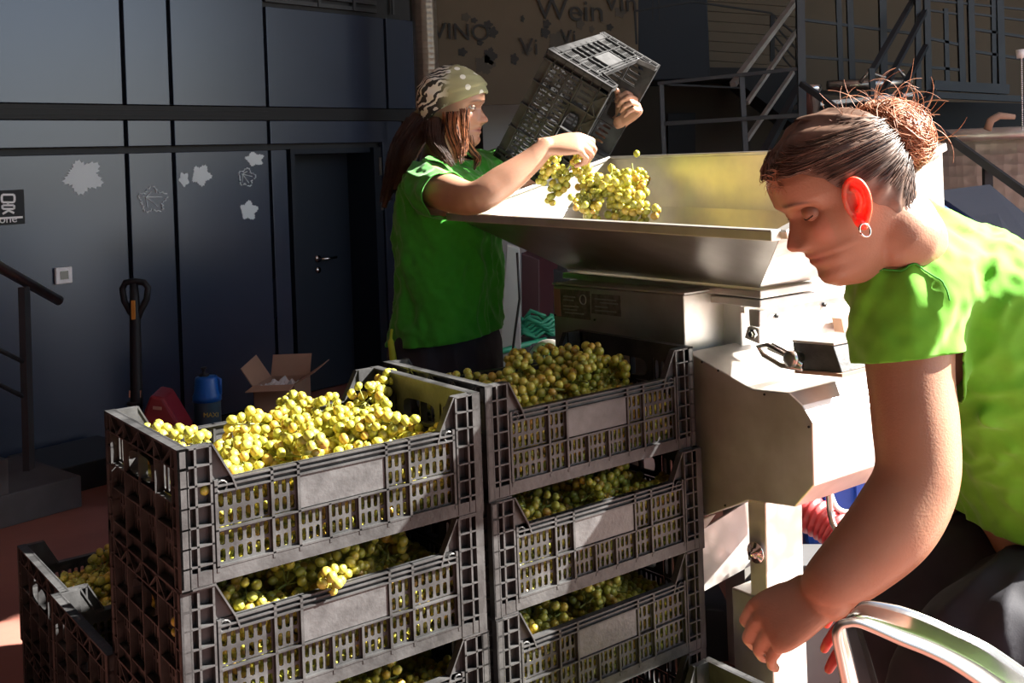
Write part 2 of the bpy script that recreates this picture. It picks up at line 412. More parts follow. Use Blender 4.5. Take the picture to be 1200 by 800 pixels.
decal(215, 211, 14, 20, .8, 6, 'smallest pale leaf sticker touching a larger grey leaf')
decal(234, 205, 28, 28, -.2, 8, 'grey leaf sticker overlapping a small pale leaf')
decal(297, 187, 26, 19, .5, 9, 'tilted pale leaf sticker at the top right of the wall group')
decal(287, 208, 24, 24, .1, 11, 'small outlined leaf drawing under the tilted pale leaf', True)
decal(290, 247, 25, 26, .2, 12, 'lowest solid grey leaf sticker nearest the doorway')

# thermostat
sw = empty('wall_thermostat', (0, 0, 0), 0, 'small white square thermostat with dark display on the dark wall', 'thermostat')
t, z = wt(73, 322.5); keep(MB().box(t-.042, t+.042, 0, .02, z-.04, z+.04, T_).build('cover', M['white'], bevel=.005), sw)
keep(MB().box(t-.02, t+.02, .02, .023, z-.018, z+.022, T_).build('display', M['glassdark']), sw)
# sign
sg = empty('wall_sign', (0, 0, 0), 0, 'dark square sign with white rounded symbol at the wall edge', 'sign')
t1, z1 = wt(26.5, 222); z0 = wt(26.5, 262)[1]; t0 = t1-.28
keep(MB().box(t0, t1, 0, .012, z0, z1, T_).build('plate', M['steel_black']), sg)
s_ = MB()
def SP(u, v): q = on_plane(u, v, WW(0, .014, 0), WN); return q
def path(pts): 
    for a, b in zip(pts, pts[1:]): s_.bar(SP(*a), SP(*b), .0095, .003, WN)
path([(3, 228), (16, 228), (17, 230), (17, 235), (16, 237), (3, 237), (2, 235), (2, 230), (3, 228)])
path([(9.3, 237), (9.3, 241)]); path([(3.5, 240.5), (16, 240.5), (17, 242.5), (16, 244.7), (3.5, 244.7), (2.3, 242.5), (3.5, 240.5)])
path([(10, 244.7), (10, 247)]); path([(3, 250.5), (10, 246.5), (16.5, 249.5)])
keep(s_.build('symbol', M['white']), sg)
s_ = MB(); path([(-4, 256), (26.5, 254.3)]); keep(s_.build('line', M['white']), sg)

def text(s, name, m, size, origin, xdir, zdir, parent=None, depth=.002):
    cu = bpy.data.curves.new(name, 'FONT'); cu.body = s; cu.size = size; cu.extrude = depth
    o = bpy.data.objects.new(name, cu); COL.objects.link(o)
    dg = bpy.context.evaluated_depsgraph_get(); me = bpy.data.meshes.new_from_object(o.evaluated_get(dg)); bpy.data.objects.remove(o)
    x = Vector(xdir).normalized(); z = Vector(zdir).normalized(); n = x.cross(z)
    R = Matrix((x, z, n)).transposed().to_4x4(); R.translation = Vector(origin)
    me.transform(R); me.materials.clear()
    o = link(name, me, m)
    if parent: keep(o, parent)
    return o
text('one', 'lettering', M['white'], .055, SP(-1, 261.5), WD, (0, 0, 1), sg, .001)

# stairs and handrail at the left
st = empty('entrance_steps', at(40, 545, 4.3), 0, 'dark steel steps going up to the left beside the wall', 'steps')
st.location.z = 0
def wbox(b, t0, t1, d0, d1, z0, z1): return b.box(t0, t1, d0, d1, z0, z1, T_)
ta = wt(95, 500)[0]
q = on_plane(95, 557, WW(0, 0, .13), Vector((0, 0, 1)))
tt = (q-WP).dot(WD); dd = (q-WP).dot(WN)
keep(wbox(MB(), tt-.55, tt, .12, dd, .0, .13).build('step', M['concrete'], bevel=.004), st)
keep(wbox(MB(), tt-1.2, tt-.30, .12, dd, .13, .27).build('step', M['concrete'], bevel=.004), st)
keep(wbox(MB(), tt-2.2, tt-.60, .12, dd, .27, .41).build('step', M['concrete'], bevel=.004), st)
keep(wbox(MB(), tt-.02, tt+.42, .05, dd*.7, .0, .12).build('stringer_box', M['steel_black'], bevel=.004), st)
hr = empty('stair_railing', st.location, 0, 'slim steel railing with round brushed handrail beside the left steps', 'railing')
Yr = 4.3
keep(MB().bar(at(28, 336, Yr), at(34, 550, Yr-.02), .026, .05).build('post', M['steel_dark']), hr)
keep(MB().tube([at(-60, 274, Yr-.5), at(0, 313, Yr-.15), at(69, 352, Yr+.25)], .021, 14).build('handrail', M['rail'], smooth=True), hr)
for a, b in (((-60, 381), (32, 426)), ((-60, 421), (32, 467))):
    keep(MB().tube([at(*a, Yr-.45), at(*b, Yr)], .009, 8).build('rail', M['steel_dark'], smooth=True), hr)

# pallet jack
pj = empty('pallet_jack', at(165, 520, 4.6), 0, 'red pallet jack with upright black loop handle against dark wall', 'pallet jack'); pj.location.z = 0
Yp = 4.6; b = MB()
loop = [(161, 372), (153, 366), (145.5, 352), (143.5, 338), (147, 331), (158, 329.5), (169, 331), (173.5, 337), (172, 350), (165, 364), (161, 374)]
keep(b.tube([at(u, v, Yp) for u, v in loop], .014, 10).build('handle_loop', M['steel_black'], smooth=True), pj)
keep(MB().tube([at(157, 332, Yp), at(158, 360, Yp), at(160, 470, Yp-.05), at(160, 525, Yp-.05)], [.016, .022, .026, .026], 12).build('shaft', M['steel_black'], smooth=True), pj)
keep(MB().bar(at(156, 352, Yp-.03), at(156.5, 374, Yp-.03), .014, .012, (0, 1, 0)).build('sticker', M['orange']), pj)
keep(MB().bar(at(152, 461, Yp-.05), at(166, 461, Yp-.05), .02, .03).build('pivot', M['chrome']), pj)
sp = MB()
for k in range(5): sp.lathe([(.03, 0), (.034, .008), (.03, .016)], 14, None, at(158, 474+k*6, Yp-.05))
keep(sp.build('spring', M['steel_black'], smooth=True), pj)
pts = [(176, 463), (191, 466), (215, 506), (219, 540), (160, 540), (162, 500)]
keep(MB().poly([at(u, v, Yp-.12) for u, v in pts], Vector((-.02, .2, 0))).build('hydraulic_body', M['red'], bevel=.012), pj)
keep(MB().poly([at(u, v, Yp-.127) for u, v in ((179, 476), (189, 477), (189, 480.5), (179, 479.5))], Vector((0, .005, 0))).build('badge', M['labelpink']), pj)
for dx in (-.02, .38):
    keep(MB().box(-.08+dx, .10+dx, -.1, .55, .05, .11, lambda x, y, z: pj.location+Vector((x*.8+y*.5, y*.85-x*.5, z))).build('fork', M['red'], bevel=.01), pj)
keep(MB().lathe([(.085, -.03), (.09, -.02), (.09, .02), (.085, .03)], 18, Vector((1, .1, 0)).to_track_quat('Z', 'Y').to_matrix(), at(163, 520, Yp-.1)*1).build('wheel', M['steel_black'], smooth=True), pj)

# blue sprayer
cs = at(244, 500, 4.75); cs.z = 0
sc_ = 4.75/F
cn = empty('pressure_sprayer', cs, 0, 'blue topped canister with teal see-through tank beside cardboard box', 'canister')
def hz(v): return at(244, v, 4.75).z
keep(MB().lathe([(.055, 0), (.058, .02), (.058, hz(468)), (.060, hz(465))], 28, None, cs).build('tank', M['tankteal'], smooth=True), cn)
keep(MB().lathe([(.062, hz(469)), (.062, hz(463)), (.055, hz(458)), (.050, hz(443)), (.046, hz(441)), (.02, hz(440))], 28, None, cs).build('top', M['blue'], smooth=True), cn)
keep(MB().tube([cs+Vector((.035, 0, hz(441))), cs+Vector((.06, 0, hz(445))), cs+Vector((.058, 0, hz(462)))], .008, 8).build('grip', M['blue'], smooth=True), cn)
keep(MB().lathe([(.022, hz(442)), (.022, hz(438)), (.008, hz(437)), (.008, hz(432)), (.013, hz(432)), (.013, hz(430))], 14, None, cs+Vector((-.01, 0, 0))).build('pump_knob', M['steel_black'], smooth=True), cn)
text('MAXI', 'lettering', M['yellow'], .028, cs+Vector((-.002, -.0605, hz(485))), (1, 0, 0), (0, 0, 1), cn, .001)

# cardboard box with open flaps
bx = at(322, 490, 5.2); bx.z = 0
kb = empty('cardboard_box', bx, 0, 'open brown cardboard box with raised flaps and clear film inside', 'box')
def bz(v): return at(320, v, 5.2).z
wb = .098; hb_ = bz(452); T2 = lambda x, y, z: bx+Vector((x+.12*y, y, z))
keep(MB().box(-wb, wb, 0, .004, 0, hb_, T2).box(-wb, wb, .25, .254, 0, hb_, T2).box(-wb, -wb+.004, 0, .25, 0, hb_, T2).box(wb-.004, wb, 0, .25, 0, hb_, T2).box(-wb, wb, 0, .25, .0, .004, T2).build('carton', M['card']), kb)
keep(MB().quad(T2(-wb, .0, hb_), T2(wb, .0, hb_), T2(wb+.005, -.08, hb_-.012), T2(-wb-.01, -.08, hb_-.012)).build('flap', M['card']), kb).modifiers.new('s', 'SOLIDIFY').thickness = .004
keep(MB().quad(T2(-wb, .25, hb_), T2(wb, .25, hb_), T2(wb, .29, hb_+.10), T2(-wb, .29, hb_+.10)).build('flap', M['card']), kb).modifiers.new('s', 'SOLIDIFY').thickness = .004
keep(MB().quad(T2(-wb, 0, hb_), T2(-wb, .25, hb_), T2(-wb-.07, .25, hb_+.11), T2(-wb-.055, .0, hb_+.09)).build('flap', M['card']), kb).modifiers.new('s', 'SOLIDIFY').thickness = .004
keep(MB().quad(T2(wb, 0, hb_), T2(wb, .25, hb_), T2(wb+.10, .25, hb_+.07), T2(wb+.10, .0, hb_+.055)).build('flap', M['card']), kb).modifiers.new('s', 'SOLIDIFY').thickness = .004
g = MB(); nn = 14
for i in range(nn):
    for j in range(nn):
        g.v.append(tuple(T2(-.085+.17*i/(nn-1), .02+.21*j/(nn-1), hb_-.02+.035*noise.noise(Vector((i*.5, j*.5, 2))))))
g.f = [(i*nn+j, (i+1)*nn+j, (i+1)*nn+j+1, i*nn+j+1) for i in range(nn-1) for j in range(nn-1)]
tag(g.build('plastic_film', M['clear']), 'crumpled clear film filling the open cardboard box', 'film')

# ------------------------------------------------------------------ background: banner, column, platforms
YB = 7.6
bn = empty('fabric_banner', at(630, 120, YB), 0, 'brown banner printed with wine words and dark leaf blots', 'banner')
A_, B_, C_, D_ = at(508, 125, YB), at(748, 118, YB), at(748, -60, YB), at(508, -60, YB)
keep(MB().poly([A_, B_, C_, D_], Vector((0, .03, 0))).build('sheet', M['lining']), bn)
bx_d = (B_-A_).normalized()
def blot(u, v, ru, rv, m, seed):
    c = at(u, v, YB-.004); pts = []
    for x, y in leaf_outline(36, seed): pts.append(c+Vector((x*ru*YB/F, 0, y*rv*YB/F)))
    keep(MB().poly(pts, Vector((0, .003, 0))).build('leaf_print', M[m]), bn)
for i, (u, v, a, b_, m) in enumerate([(555, 24, 5, 4, 'blot'), (571, 29, 7, 6, 'blot'), (577, 38, 7, 8, 'blot'), (562, 50, 5, 4, 'blot'), (541, 61, 7, 6, 'blot'), (566, 76, 15, 13, 'blot2'), (573, 66, 10, 12, 'blot'), (545, 20, 7, 6, 'blot2'),
        (612, 22, 3, 5, 'blot'), (602, 69, 6, 8, 'blot'), (640, 28, 6, 6, 'blot'), (638, 38, 7, 8, 'blot'), (616, 58, 8, 8, 'blot2'), (653, 48, 16, 14, 'blot2'), (680, 16, 4, 4, 'blot'), (679, 28, 6, 8, 'blot2'), (693, 34, 4, 5, 'blot2'), (714, 32, 5, 5, 'blot'), (726, 14, 9, 8, 'blot2'), (528, 78, 5, 4, 'blot2')]):
    blot(u, v, a, b_, m, i)
up_ = Vector((0.02, 0, 1))
for s, u, v, sz in (('VINO', 507, 45, 24), ('Wein', 629, 22, 31), ('Vi', 609, 63, 24), ('Vin', 708, 12, 26), ('Vi', 657, 50, 20)):
    text(s, 'lettering', M['blot'], sz*YB/F*1.15, at(u, v, YB-.012), (1, 0, -.08), (.0, 0, 1), bn, .002)
cl = at(510, 200, 6.6)
tag(MB().lathe([(.075, 0), (.075, 4.5)], 28, None, (cl.x-.03, cl.y, 0)).build('wall_column', M['emboss'], smooth=True), 'round dimpled steel column left of the brown banner', 'column')
# pale low wall behind the woman and dark gap
tag(MB().box(at(560, 0, 8.2).x, at(706, 0, 8.2).x, 8.2, 8.4, 0, at(600, 121, 8.2).z, None).build('low_wall', M['offwhite']), 'pale low wall under the brown banner', 'wall')
tag(MB().box(at(745, 0, 7.9).x, at(829, 0, 7.9).x, 7.9, 8.6, at(745, 95, 7.9).z, 4.5).build('dark_cabinet', M['door'], bevel=.01), 'tall near black cabinet between banner and boarded wall', 'cabinet')
# white post, dark red panel, hose, motor under the hopper
def prism(name, pts, Y, ext, m, label=None, cat=None, bevel=.004):
    o = MB().poly([at(u, v, Y) for u, v in pts], ext).build(name, M[m], bevel=bevel); return tag(o, label, cat)
prism('white_post', [(594, 287), (609, 292), (612, 500), (580, 500), (590, 340)], 4.3, Vector((0, .1, 0)), 'offwhite', 'pale grey upright panel just behind the woman in the bandana', 'post')
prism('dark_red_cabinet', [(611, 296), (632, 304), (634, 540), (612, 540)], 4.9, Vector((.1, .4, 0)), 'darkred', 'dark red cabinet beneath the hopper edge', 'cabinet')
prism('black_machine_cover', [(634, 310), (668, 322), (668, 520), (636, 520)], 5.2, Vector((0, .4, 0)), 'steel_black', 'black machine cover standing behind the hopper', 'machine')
g = MB(); rr = random.Random(4)
pts = []
hc = at(630, 389, 4.45)
for k in range(120):
    a = k*.33; R_ = .075+.012*math.sin(k*.7); pts.append(hc+Vector((R_*math.cos(a), .6*R_*math.sin(a), -.012+.0006*k+.012*math.sin(k*1.7))))
g.tube(pts, .008, 8)
g.tube([at(612, 378, 4.5), at(622, 364, 4.5), at(638, 370, 4.5), at(646, 384, 4.5)], .009, 8)
g.tube([at(640, 398, 4.4), at(615, 404, 4.35), at(600, 408, 4.3), at(580, 414, 4.25)], .012, 8)
tag(g.build('garden_hose', M['green_hose'], smooth=True), 'coiled green hose lying beneath the hopper', 'hose')
tag(MB().box(-.14, .14, -.1, .1, 0, hc.z-.03, lambda x, y, z: Vector((hc.x+x, hc.y+y, z))).build('hose_plinth', M['concrete'], bevel=.01), 'low dark plinth carrying the green hose coil', 'plinth')
tag(MB().tube([at(606, 296, 4.2), at(609, 350, 4.2), at(604, 385, 4.2), at(596, 450, 4.2), at(600, 615, 4.2)], .005, 6).build('power_cable', M['cable'], smooth=True), 'thin black cable hanging in front of the pale post', 'cable')
mo = empty('round_motor', at(640, 425, 3.6), 0, 'grey motor with round slotted fan cover behind the grape crates', 'motor')
q = Vector((-.5, -1, .3)).normalized().to_track_quat('Z', 'Y').to_matrix(); mc = at(641, 424, 3.5)
keep(MB().lathe([(.062, -.22), (.075, -.2), (.075, -.01), (.07, 0), (.05, .005)], 26, q, mc).build('housing', M['steelp'], smooth=True), mo)
for k in range(7):
    a = -.045+k*.015; L_ = math.sqrt(max(0, .055**2-a*a)); keep(MB().bar(mc+q@Vector((a, -L_, .008)), mc+q@Vector((a, L_, .008)), .007, .004, q@Vector((0, 0, 1))).build('vent_slot', M['cable']), mo)

# boarded wall
bw = empty('boarded_wall', at(880, 80, 8.6), 0, 'brown horizontal board wall above the landing', 'wall')
for k in range(9):
    v0 = 4+k*11.6-14
    pts = [at(828, v0, 8.6), at(932, v0+7, 8.6), at(932, v0+18, 8.6), at(828, v0+11, 8.6)]
    keep(MB().poly(pts[::-1], Vector((0, .04, 0))).build('board', M['beige']), bw)
tag(MB().poly([at(u, v, 9.2) for u, v in ((940, 125), (1230, 135), (1230, -60), (940, -60))], Vector((0, .05, 0))).build('plaster_wall', M['beige']), 'brown plaster wall behind the platform frames', 'wall')
tag(MB().poly([at(u, v, 8.9) for u, v in ((778, 385), (880, 385), (880, 92), (778, 97))], Vector((0, .05, 0))).build('lower_wall', M['beige2']), 'brown wall under the landing railing', 'wall')
tag(MB().poly([at(u, v, 8.7) for u, v in ((783, 385), (815, 385), (815, 132), (783, 133))], Vector((0, .05, 0))).build('doorway_panel', M['steel_black']), 'dark doorway in the brown wall under the landing', 'door')
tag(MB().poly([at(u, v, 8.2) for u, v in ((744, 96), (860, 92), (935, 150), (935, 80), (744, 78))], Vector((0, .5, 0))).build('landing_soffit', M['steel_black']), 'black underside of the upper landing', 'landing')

def frame(name, label, cat, members, Y, m='steel_dark'):
    """members: (kind, (u0,v0), (u1,v1), px width, dY0, dY1)"""
    root = empty(name, at(members[0][1][0], members[0][1][1], Y), 0, label, cat)
    for mm in members:
        kd, a, b_, wpx = mm[:4]; d0, d1 = (mm[4], mm[5]) if len(mm) > 4 else (0, 0)
        w_ = wpx*Y/F
        keep(MB().bar(at(*a, Y+d0), at(*b_, Y+d1), w_, w_*.8, (0, 0, 1) if abs(a[1]-b_[1]) < abs(a[0]-b_[0])*3 else (0, 1, 0)).build(kd, M[mm[6] if len(mm) > 6 else m]), root)
    return root
frame('landing_railing', 'dark steel two bar railing crossing in front of the stair foot', 'railing', [
    ('rail', (771, 98), (940, 80), 5, .2, 0), ('rail', (779, 145), (938, 135), 6, .2, 0), ('post', (775, 99), (779, 200), 5, .2, .2), ('post', (869, 88), (874, 180), 6, .1, .1),
    ('post', (937, -30), (941, 200), 9), ('rail', (781, 99), (869, 103), 3, .2, 1.1)], 6.0)
frame('left_stair', 'steep steel stair with lit flat handrails left of the tall post', 'staircase', [
    ('handrail', (933, 0), (859, 99), 7, .3, -.5, 'steelp'), ('rail', (934, 36), (875, 121), 5, .3, -.4, 'steelp'), ('rail', (929, 85), (875, 164), 5, .2, -.3, 'steelp'), ('stringer', (938, 99), (890, 190), 9, .4, -.2)], 6.6, 'steel_dark')
frame('upper_railing', 'thin dark railing before the boarded wall', 'railing', [
    ('rail', (744, 13), (812, 2), 2.5), ('rail', (812, 2), (903, 15), 2.5), ('rail', (903, 15), (936, 44), 2.5), ('post', (905, 18), (905, 72), 5),
    ('baluster', (906, 28), (936, 60), 2), ('baluster', (908, 42), (932, 70), 2), ('baluster', (908, 55), (928, 80), 2), ('post', (744, 13), (746, 52), 2.5), ('wire', (765, -20), (765, 25), 1.3), ('wire', (771, -20), (773, 24), 1.3)], 7.4, 'steel_black')
pl = frame('platform_frame', 'dark steel platform frame with posts and crossbars above the tank', 'platform', [
    ('post', (981, -40), (986, 112), 6), ('post', (994, -40), (999, 110), 7), ('post', (1033, -40), (1036, 110), 8), ('post', (1075, -40), (1076, 105), 6), ('post', (1085, -40), (1088, 108), 7),
    ('post', (1108, 10), (1110, 95), 5), ('post', (1123, -40), (1128, 108), 7), ('post', (1136, -40), (1140, 108), 7), ('post', (1163, -40), (1165, 100), 5), ('post', (1170, -40), (1174, 112), 8),
    ('rail', (940, 23), (1075, 40), 4), ('rail', (940, 66), (1075, 77), 4), ('rail', (1088, 0), (1230, 14), 3), ('rail', (1088, 12), (1125, 17), 3), ('rail', (1089, 45), (1127, 53), 4), ('rail', (1090, 79), (1127, 82), 4),
    ('rail', (1125, -30), (1230, -18), 3), ('rail', (1140, 16), (1230, 28), 3), ('rail', (1140, 34), (1230, 48), 4), ('rail', (1140, 60), (1230, 74), 4),
    ('edge_beam', (1088, 111), (1240, 118), 9), ('edge_beam', (940, 108), (1090, 112), 6), ('toe_board', (1092, 100), (1180, 105), 14)], 7.0)
frame('right_stair', 'second steel stair descending behind the bent woman', 'staircase', [
    ('handrail', (1070, 0), (1021, 85), 6, .4, -.5), ('rail', (1084, 13), (1034, 108), 6, .3, -.5), ('rail', (1085, 54), (1050, 119), 6, .2, -.4), ('stringer', (1093, 108), (1062, 140), 9, 0, -.4), ('post', (1021, 80), (1024, 130), 6, -.5, -.5)], 6.7, 'steel_dark')
frame('front_stair', 'long diagonal steel stringer running down to the right', 'staircase', [
    ('stringer', (939, 98), (1090, 205), 9, .5, 0), ('stringer', (1060, 124), (1260, 268), 9, -.65, -1.1), ('leg', (1157, 196), (1160, 330), 8, -.85, -.85)], 5.4)
prism('lit_ledge', [(945, 120), (1070, 108), (1070, 113), (945, 126)], 6.4, Vector((0, .3, 0)), 'steelp', 'narrow pale ledge behind the woman with the bun', 'ledge')
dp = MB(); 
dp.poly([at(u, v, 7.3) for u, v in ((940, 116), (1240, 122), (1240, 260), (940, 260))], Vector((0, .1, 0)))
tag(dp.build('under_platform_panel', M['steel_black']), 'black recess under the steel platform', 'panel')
for (u, v, r_) in ((1053, 96, .05), (1020, 97, .04)):
    pass
pb = empty('process_pipes', at(1050, 100, 6.5), 0, 'shiny steel pipes on the platform behind the bun', 'pipes')
keep(MB().tube([at(970, 101, 6.9), at(1068, 96, 6.9)], .035, 12).build('pipe', M['rail'], smooth=True), pb)
keep(MB().tube([at(1008, 97, 6.7), at(1018, 84, 6.7), at(1040, 92, 6.7), at(1052, 80, 6.7), at(1062, 92, 6.7)], .012, 8).build('bent_pipe', M['rail'], smooth=True), pb)
keep(MB().lathe([(.05, 0), (.05, .16), (.06, .17), (.06, .2)], 18, None, at(952, 140, 6.3)).build('valve', M['chrome'], smooth=True), pb)
# tank + hose
tk = empty('dimpled_tank', at(1150, 300, 5.0), 0, 'wide dimpled stainless tank at the right under the platform', 'tank')
tcx = at(1190, 200, 5.9); zt_ = at(1150, 152, 4.9).z
keep(MB().lathe([(1.0, .3), (1.0, zt_-.02)], 64, None, (tcx.x, tcx.y, 0)).build('shell', M['emboss_tank'], smooth=True), tk)
keep(MB().lathe([(1.012, zt_-.05), (1.02, zt_-.03), (1.02, zt_), (1.0, zt_+.01)], 64, None, (tcx.x, tcx.y, 0)).build('rim_band', M['steelp'], smooth=True), tk)
for a in (.4, 1.9, 3.5, 5.0):
    keep(MB().tube([(tcx.x+.8*math.cos(a), tcx.y+.8*math.sin(a), 0), (tcx.x+.8*math.cos(a), tcx.y+.8*math.sin(a), .32)], .04, 12).build('foot', M['steelp'], smooth=True), tk)
tag(MB().tube([at(1157, 152, 4.95), at(1161, 141, 4.95), at(1171, 135.5, 4.95), at(1189, 137, 4.95)], [.018, .018, .017, .012], 10).build('bent_pipe_end', M['card'], smooth=True), 'curved beige pipe end rising from the dimpled tank', 'pipe')
ch_ = empty('hanging_chain', at(1197, 66, 4.8), 0, 'thin pale chain hanging from a white hook at right edge', 'chain')
keep(MB().tube([at(1196, 58, 4.8), at(1197, 68, 4.8)], .02, 10).build('hook', M['white'], smooth=True), ch_)
b = MB()
for k in range(34): b.tube([at(1197+k*.03, 68+k*2.5, 4.8), at(1197+k*.03+.5, 69.7+k*2.5, 4.8)], .0035, 5)
keep(b.build('links', M['white'], smooth=True), ch_)
# grey woven cover on blue bin
bb = empty('covered_bin', at(1150, 300, 3.6), 0, 'blue bin under a grey woven cover behind her back', 'bin')
Yc = 3.6
cv = [at(1093, 224, Yc+.2), at(1160, 216, Yc+.7), at(1222, 268, Yc+.6), at(1222, 300, Yc+.1), at(1183, 285, Yc-.1)]
o = MB().poly(cv, Vector((0, 0, -.02))).build('cover', M['greycover']); keep(o, bb)
for k in range(0):
    a = cv[0].lerp(cv[1], k/8.0); b2 = cv[4].lerp(cv[2], k/8.0); keep(MB().tube([a+Vector((0, 0, .004)), b2+Vector((0, 0, .004))], .006, 6).build('cover_rib', M['greycover'], smooth=True), bb)
keep(MB().poly([at(1090, 230, Yc-.0), at(1250, 330, Yc-.25), at(1250, 640, Yc-.25), at(1090, 600, Yc)], Vector((.05, .3, 0))).build('bin_body', M['bluetub'], bevel=.01), bb)
# ------------------------------------------------------------------ the crusher (machine frame: e = away, n = left, along the crates' grid)
YAW = .64
E_ = Vector((math.cos(YAW), math.sin(YAW), 0)); N_ = Vector((-math.sin(YAW), math.cos(YAW), 0)); Z_ = Vector((0, 0, 1))
FR = Vector((.513, 2.09, CH-.164)); FL = Vector((-.167, 3.0, CH-.149))
OM = Vector((.696, 2.223, 0))
def pa(u, v, a): return on_plane(u, v, OM+E_*a, E_)
def pt(u, v, t): return on_plane(u, v, OM+N_*t, N_)
hop = empty('receiving_hopper', (OM.x, OM.y, CH-.3), 0, 'wide stainless hopper with flared rim receiving falling grapes', 'hopper')
BR = at(1103, 172, 2.44); BL = at(715, 185, 3.37)
BRl = Vector((BR.x, BR.y, CH-.165)); BLl = Vector((BL.x, BL.y, CH-.15))
TFR = pa(890, 336, .12); TFL = pa(668, 317, .12)
TFR.z = TFL.z = CH-.325
TBR = TFR+E_*.2; TBL = TFL+E_*.2
def sheet(name, pts, m, th=.004, par=None):
    o = MB().add(pts, [tuple(range(len(pts)))]).build(name, M[m]); s = o.modifiers.new('s', 'SOLIDIFY'); s.thickness = th; s.offset = 0
    return keep(o, par or hop)
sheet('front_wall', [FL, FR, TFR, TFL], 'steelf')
sheet('left_wall', [BLl, FL, TFL, TBL], 'steelin')
sheet('left_upper_wall', [BL, FL, BLl], 'steelin')
sheet('back_slope', [BRl, BLl, TBL, TBR], 'steelin')
sheet('back_wall', [BR, BL, BLl, BRl], 'steelin')
sheet('right_wall', [FR, BRl, TBR, TFR], 'steel')
sheet('right_upper_wall', [FR, BR, BRl], 'steelp')
# folded flanges
def flange(a, b, w_, h_, nm='rim_flange', out=Vector((0, 0, 0))):
    keep(MB().bar(a+out, b+out, w_, h_).build(nm, M['steelp'], bevel=.003), hop)
flange(FL, FR, .03, .022, out=-E_*.012)
flange(FR, BR, .03, .018); flange(FL, BL, .012, .012); flange(BL, BR, .012, .01)
# throat collar
col = empty('crusher_body', (OM.x, OM.y, 0), 0, 'stainless grape crusher body with shield, chute and square legs', 'machine')
def ebox(name, p_px, a, depth, m, par=col, bevel=.003, ext=None):
    pts = [pa(u, v, a) for u, v in p_px]
    return keep(MB().poly(pts, (ext or E_*depth)).build(name, M[m], bevel=bevel), par)
def band(z0, z1, g, m, nm):
    P = [TFR-N_*g-E_*g, TFL+N_*g-E_*g, TBL+N_*g+E_*g, TBR-N_*g+E_*g]; P = [Vector((p.x, p.y, z0)) for p in P]
    return keep(MB().poly(P, Vector((0, 0, z1-z0))).build(nm, M[m], bevel=.003), col)
band(CH-.350, CH-.332, .016, 'steelp', 'collar'); band(CH-.375, CH-.356, .004, 'steel', 'collar')
# drive box (front cover) with plates
ebox('drive_cover', [(648, 334), (801, 346), (804, 470), (652, 450)], 0.02, .20, 'steelp')
zb_ = pa(801, 346, .02).z
keep(MB().poly([pa(647, 333, .015), pa(802, 345.5, .015), pa(802, 345.5, .015)+E_*.215, pa(647, 333, .015)+E_*.215], Vector((0, 0, .004))).build('top_sheet', M['steel']), col)
keep(MB().poly([pa(u, v, .0185) for u, v in ((649, 338), (691, 341), (692, 375), (650, 370))], E_*.002).build('data_plate', M['label']), col)
keep(MB().poly([pa(u, v, .0175) for u, v in ((649, 338), (656, 338.5), (657, 370.5), (650, 370))], E_*.002).build('pink_band', M['labelpink']), col)
keep(MB().poly([pa(u, v, .0185) for u, v in ((693, 344), (727, 346.5), (728, 371), (693, 367))], E_*.002).build('data_plate', M['label']), col)
tp = empty
for (s, u, v, sz) in ():
    text(s, 'lettering', M['offwhite'], sz, pa(u-1, v+1, .016), (pa(690, 342, .02)-pa(650, 338.5, .02)), (0, 0, 1), col, .0005)
ring = MB(); rc = pa(683, 351, .016)
ring.tube([rc+(-N_*math.cos(a)+Z_*math.sin(a))*.013 for a in [k*PI/8 for k in range(17)]], .0015, 6); keep(ring.build('round_mark', M['offwhite']), col)
for (u0, v0, u1) in ((660, 347, 674), (660, 351, 672), (660, 358, 678), (660, 362, 676), (662, 366, 684), (697, 350, 722), (703, 354.5, 724), (697, 359, 712), (697, 363.5, 722)):
    keep(MB().bar(pa(u0, v0, .0175), pa(u1, v0+(u1-u0)*.09, .0175), .001, .0035, Z_).build('print_line', M['offwhite']), col)
for (u, v) in ((697, 374.5), (651, 369)):
    keep(MB().lathe([(.003, -.002), (.003, .002)], 8, (-E_).to_track_quat('Z', 'Y').to_matrix(), pa(u, v, .018)).build('hole', M['cable']), col)
# body behind: right face lit
tb = .455
ba = pt(866, 352, tb); 
P0 = OM+N_*tb+E_*.16; 
keep(MB().poly([P0+Z_*(CH-.375), P0+E_*.75+Z_*(CH-.375), P0+E_*.75+Z_*(CH-.80), P0+Z_*(CH-.80)], N_*.6).build('body_panel', M['steel'], bevel=.004), col)
keep(MB().poly([P0-N_*.012+Z_*(CH-.385), P0+E_*.78-N_*.012+Z_*(CH-.385), P0+E_*.78-N_*.012+Z_*(CH-.400), P0-N_*.012+Z_*(CH-.400)], N_*.012).build('body_seam', M['steelp']), col)
for (u, v) in ((910, 370), (966, 357)):
    keep(MB().lathe([(.006, -.002), (.006, .003)], 10, (-N_).to_track_quat('Z', 'Y').to_matrix(), pt(u, v, tb-.004)).build('bolt_hole', M['cable'], smooth=True), col)
ebox('bracket_post', [(877, 362), (890, 364), (890, 384), (878, 382)], .13, .03, 'steelp')
ebox('gusset', [(876, 382), (889, 386), (890, 404), (872, 396)], .12, .012, 'steelp')
keep(MB().lathe([(.012, 0), (.012, .006), (.007, .007), (.007, .012)], 6, (-E_).to_track_quat('Z', 'Y').to_matrix(), pa(883, 391, .115)).build('bolt', M['chrome']), col)
keep(MB().poly([pt(u, v, tb-.01) for u, v in ((975, 372), (1000, 368), (1000, 386), (978, 388))], -N_*.03).build('small_plate', M['card']), col)
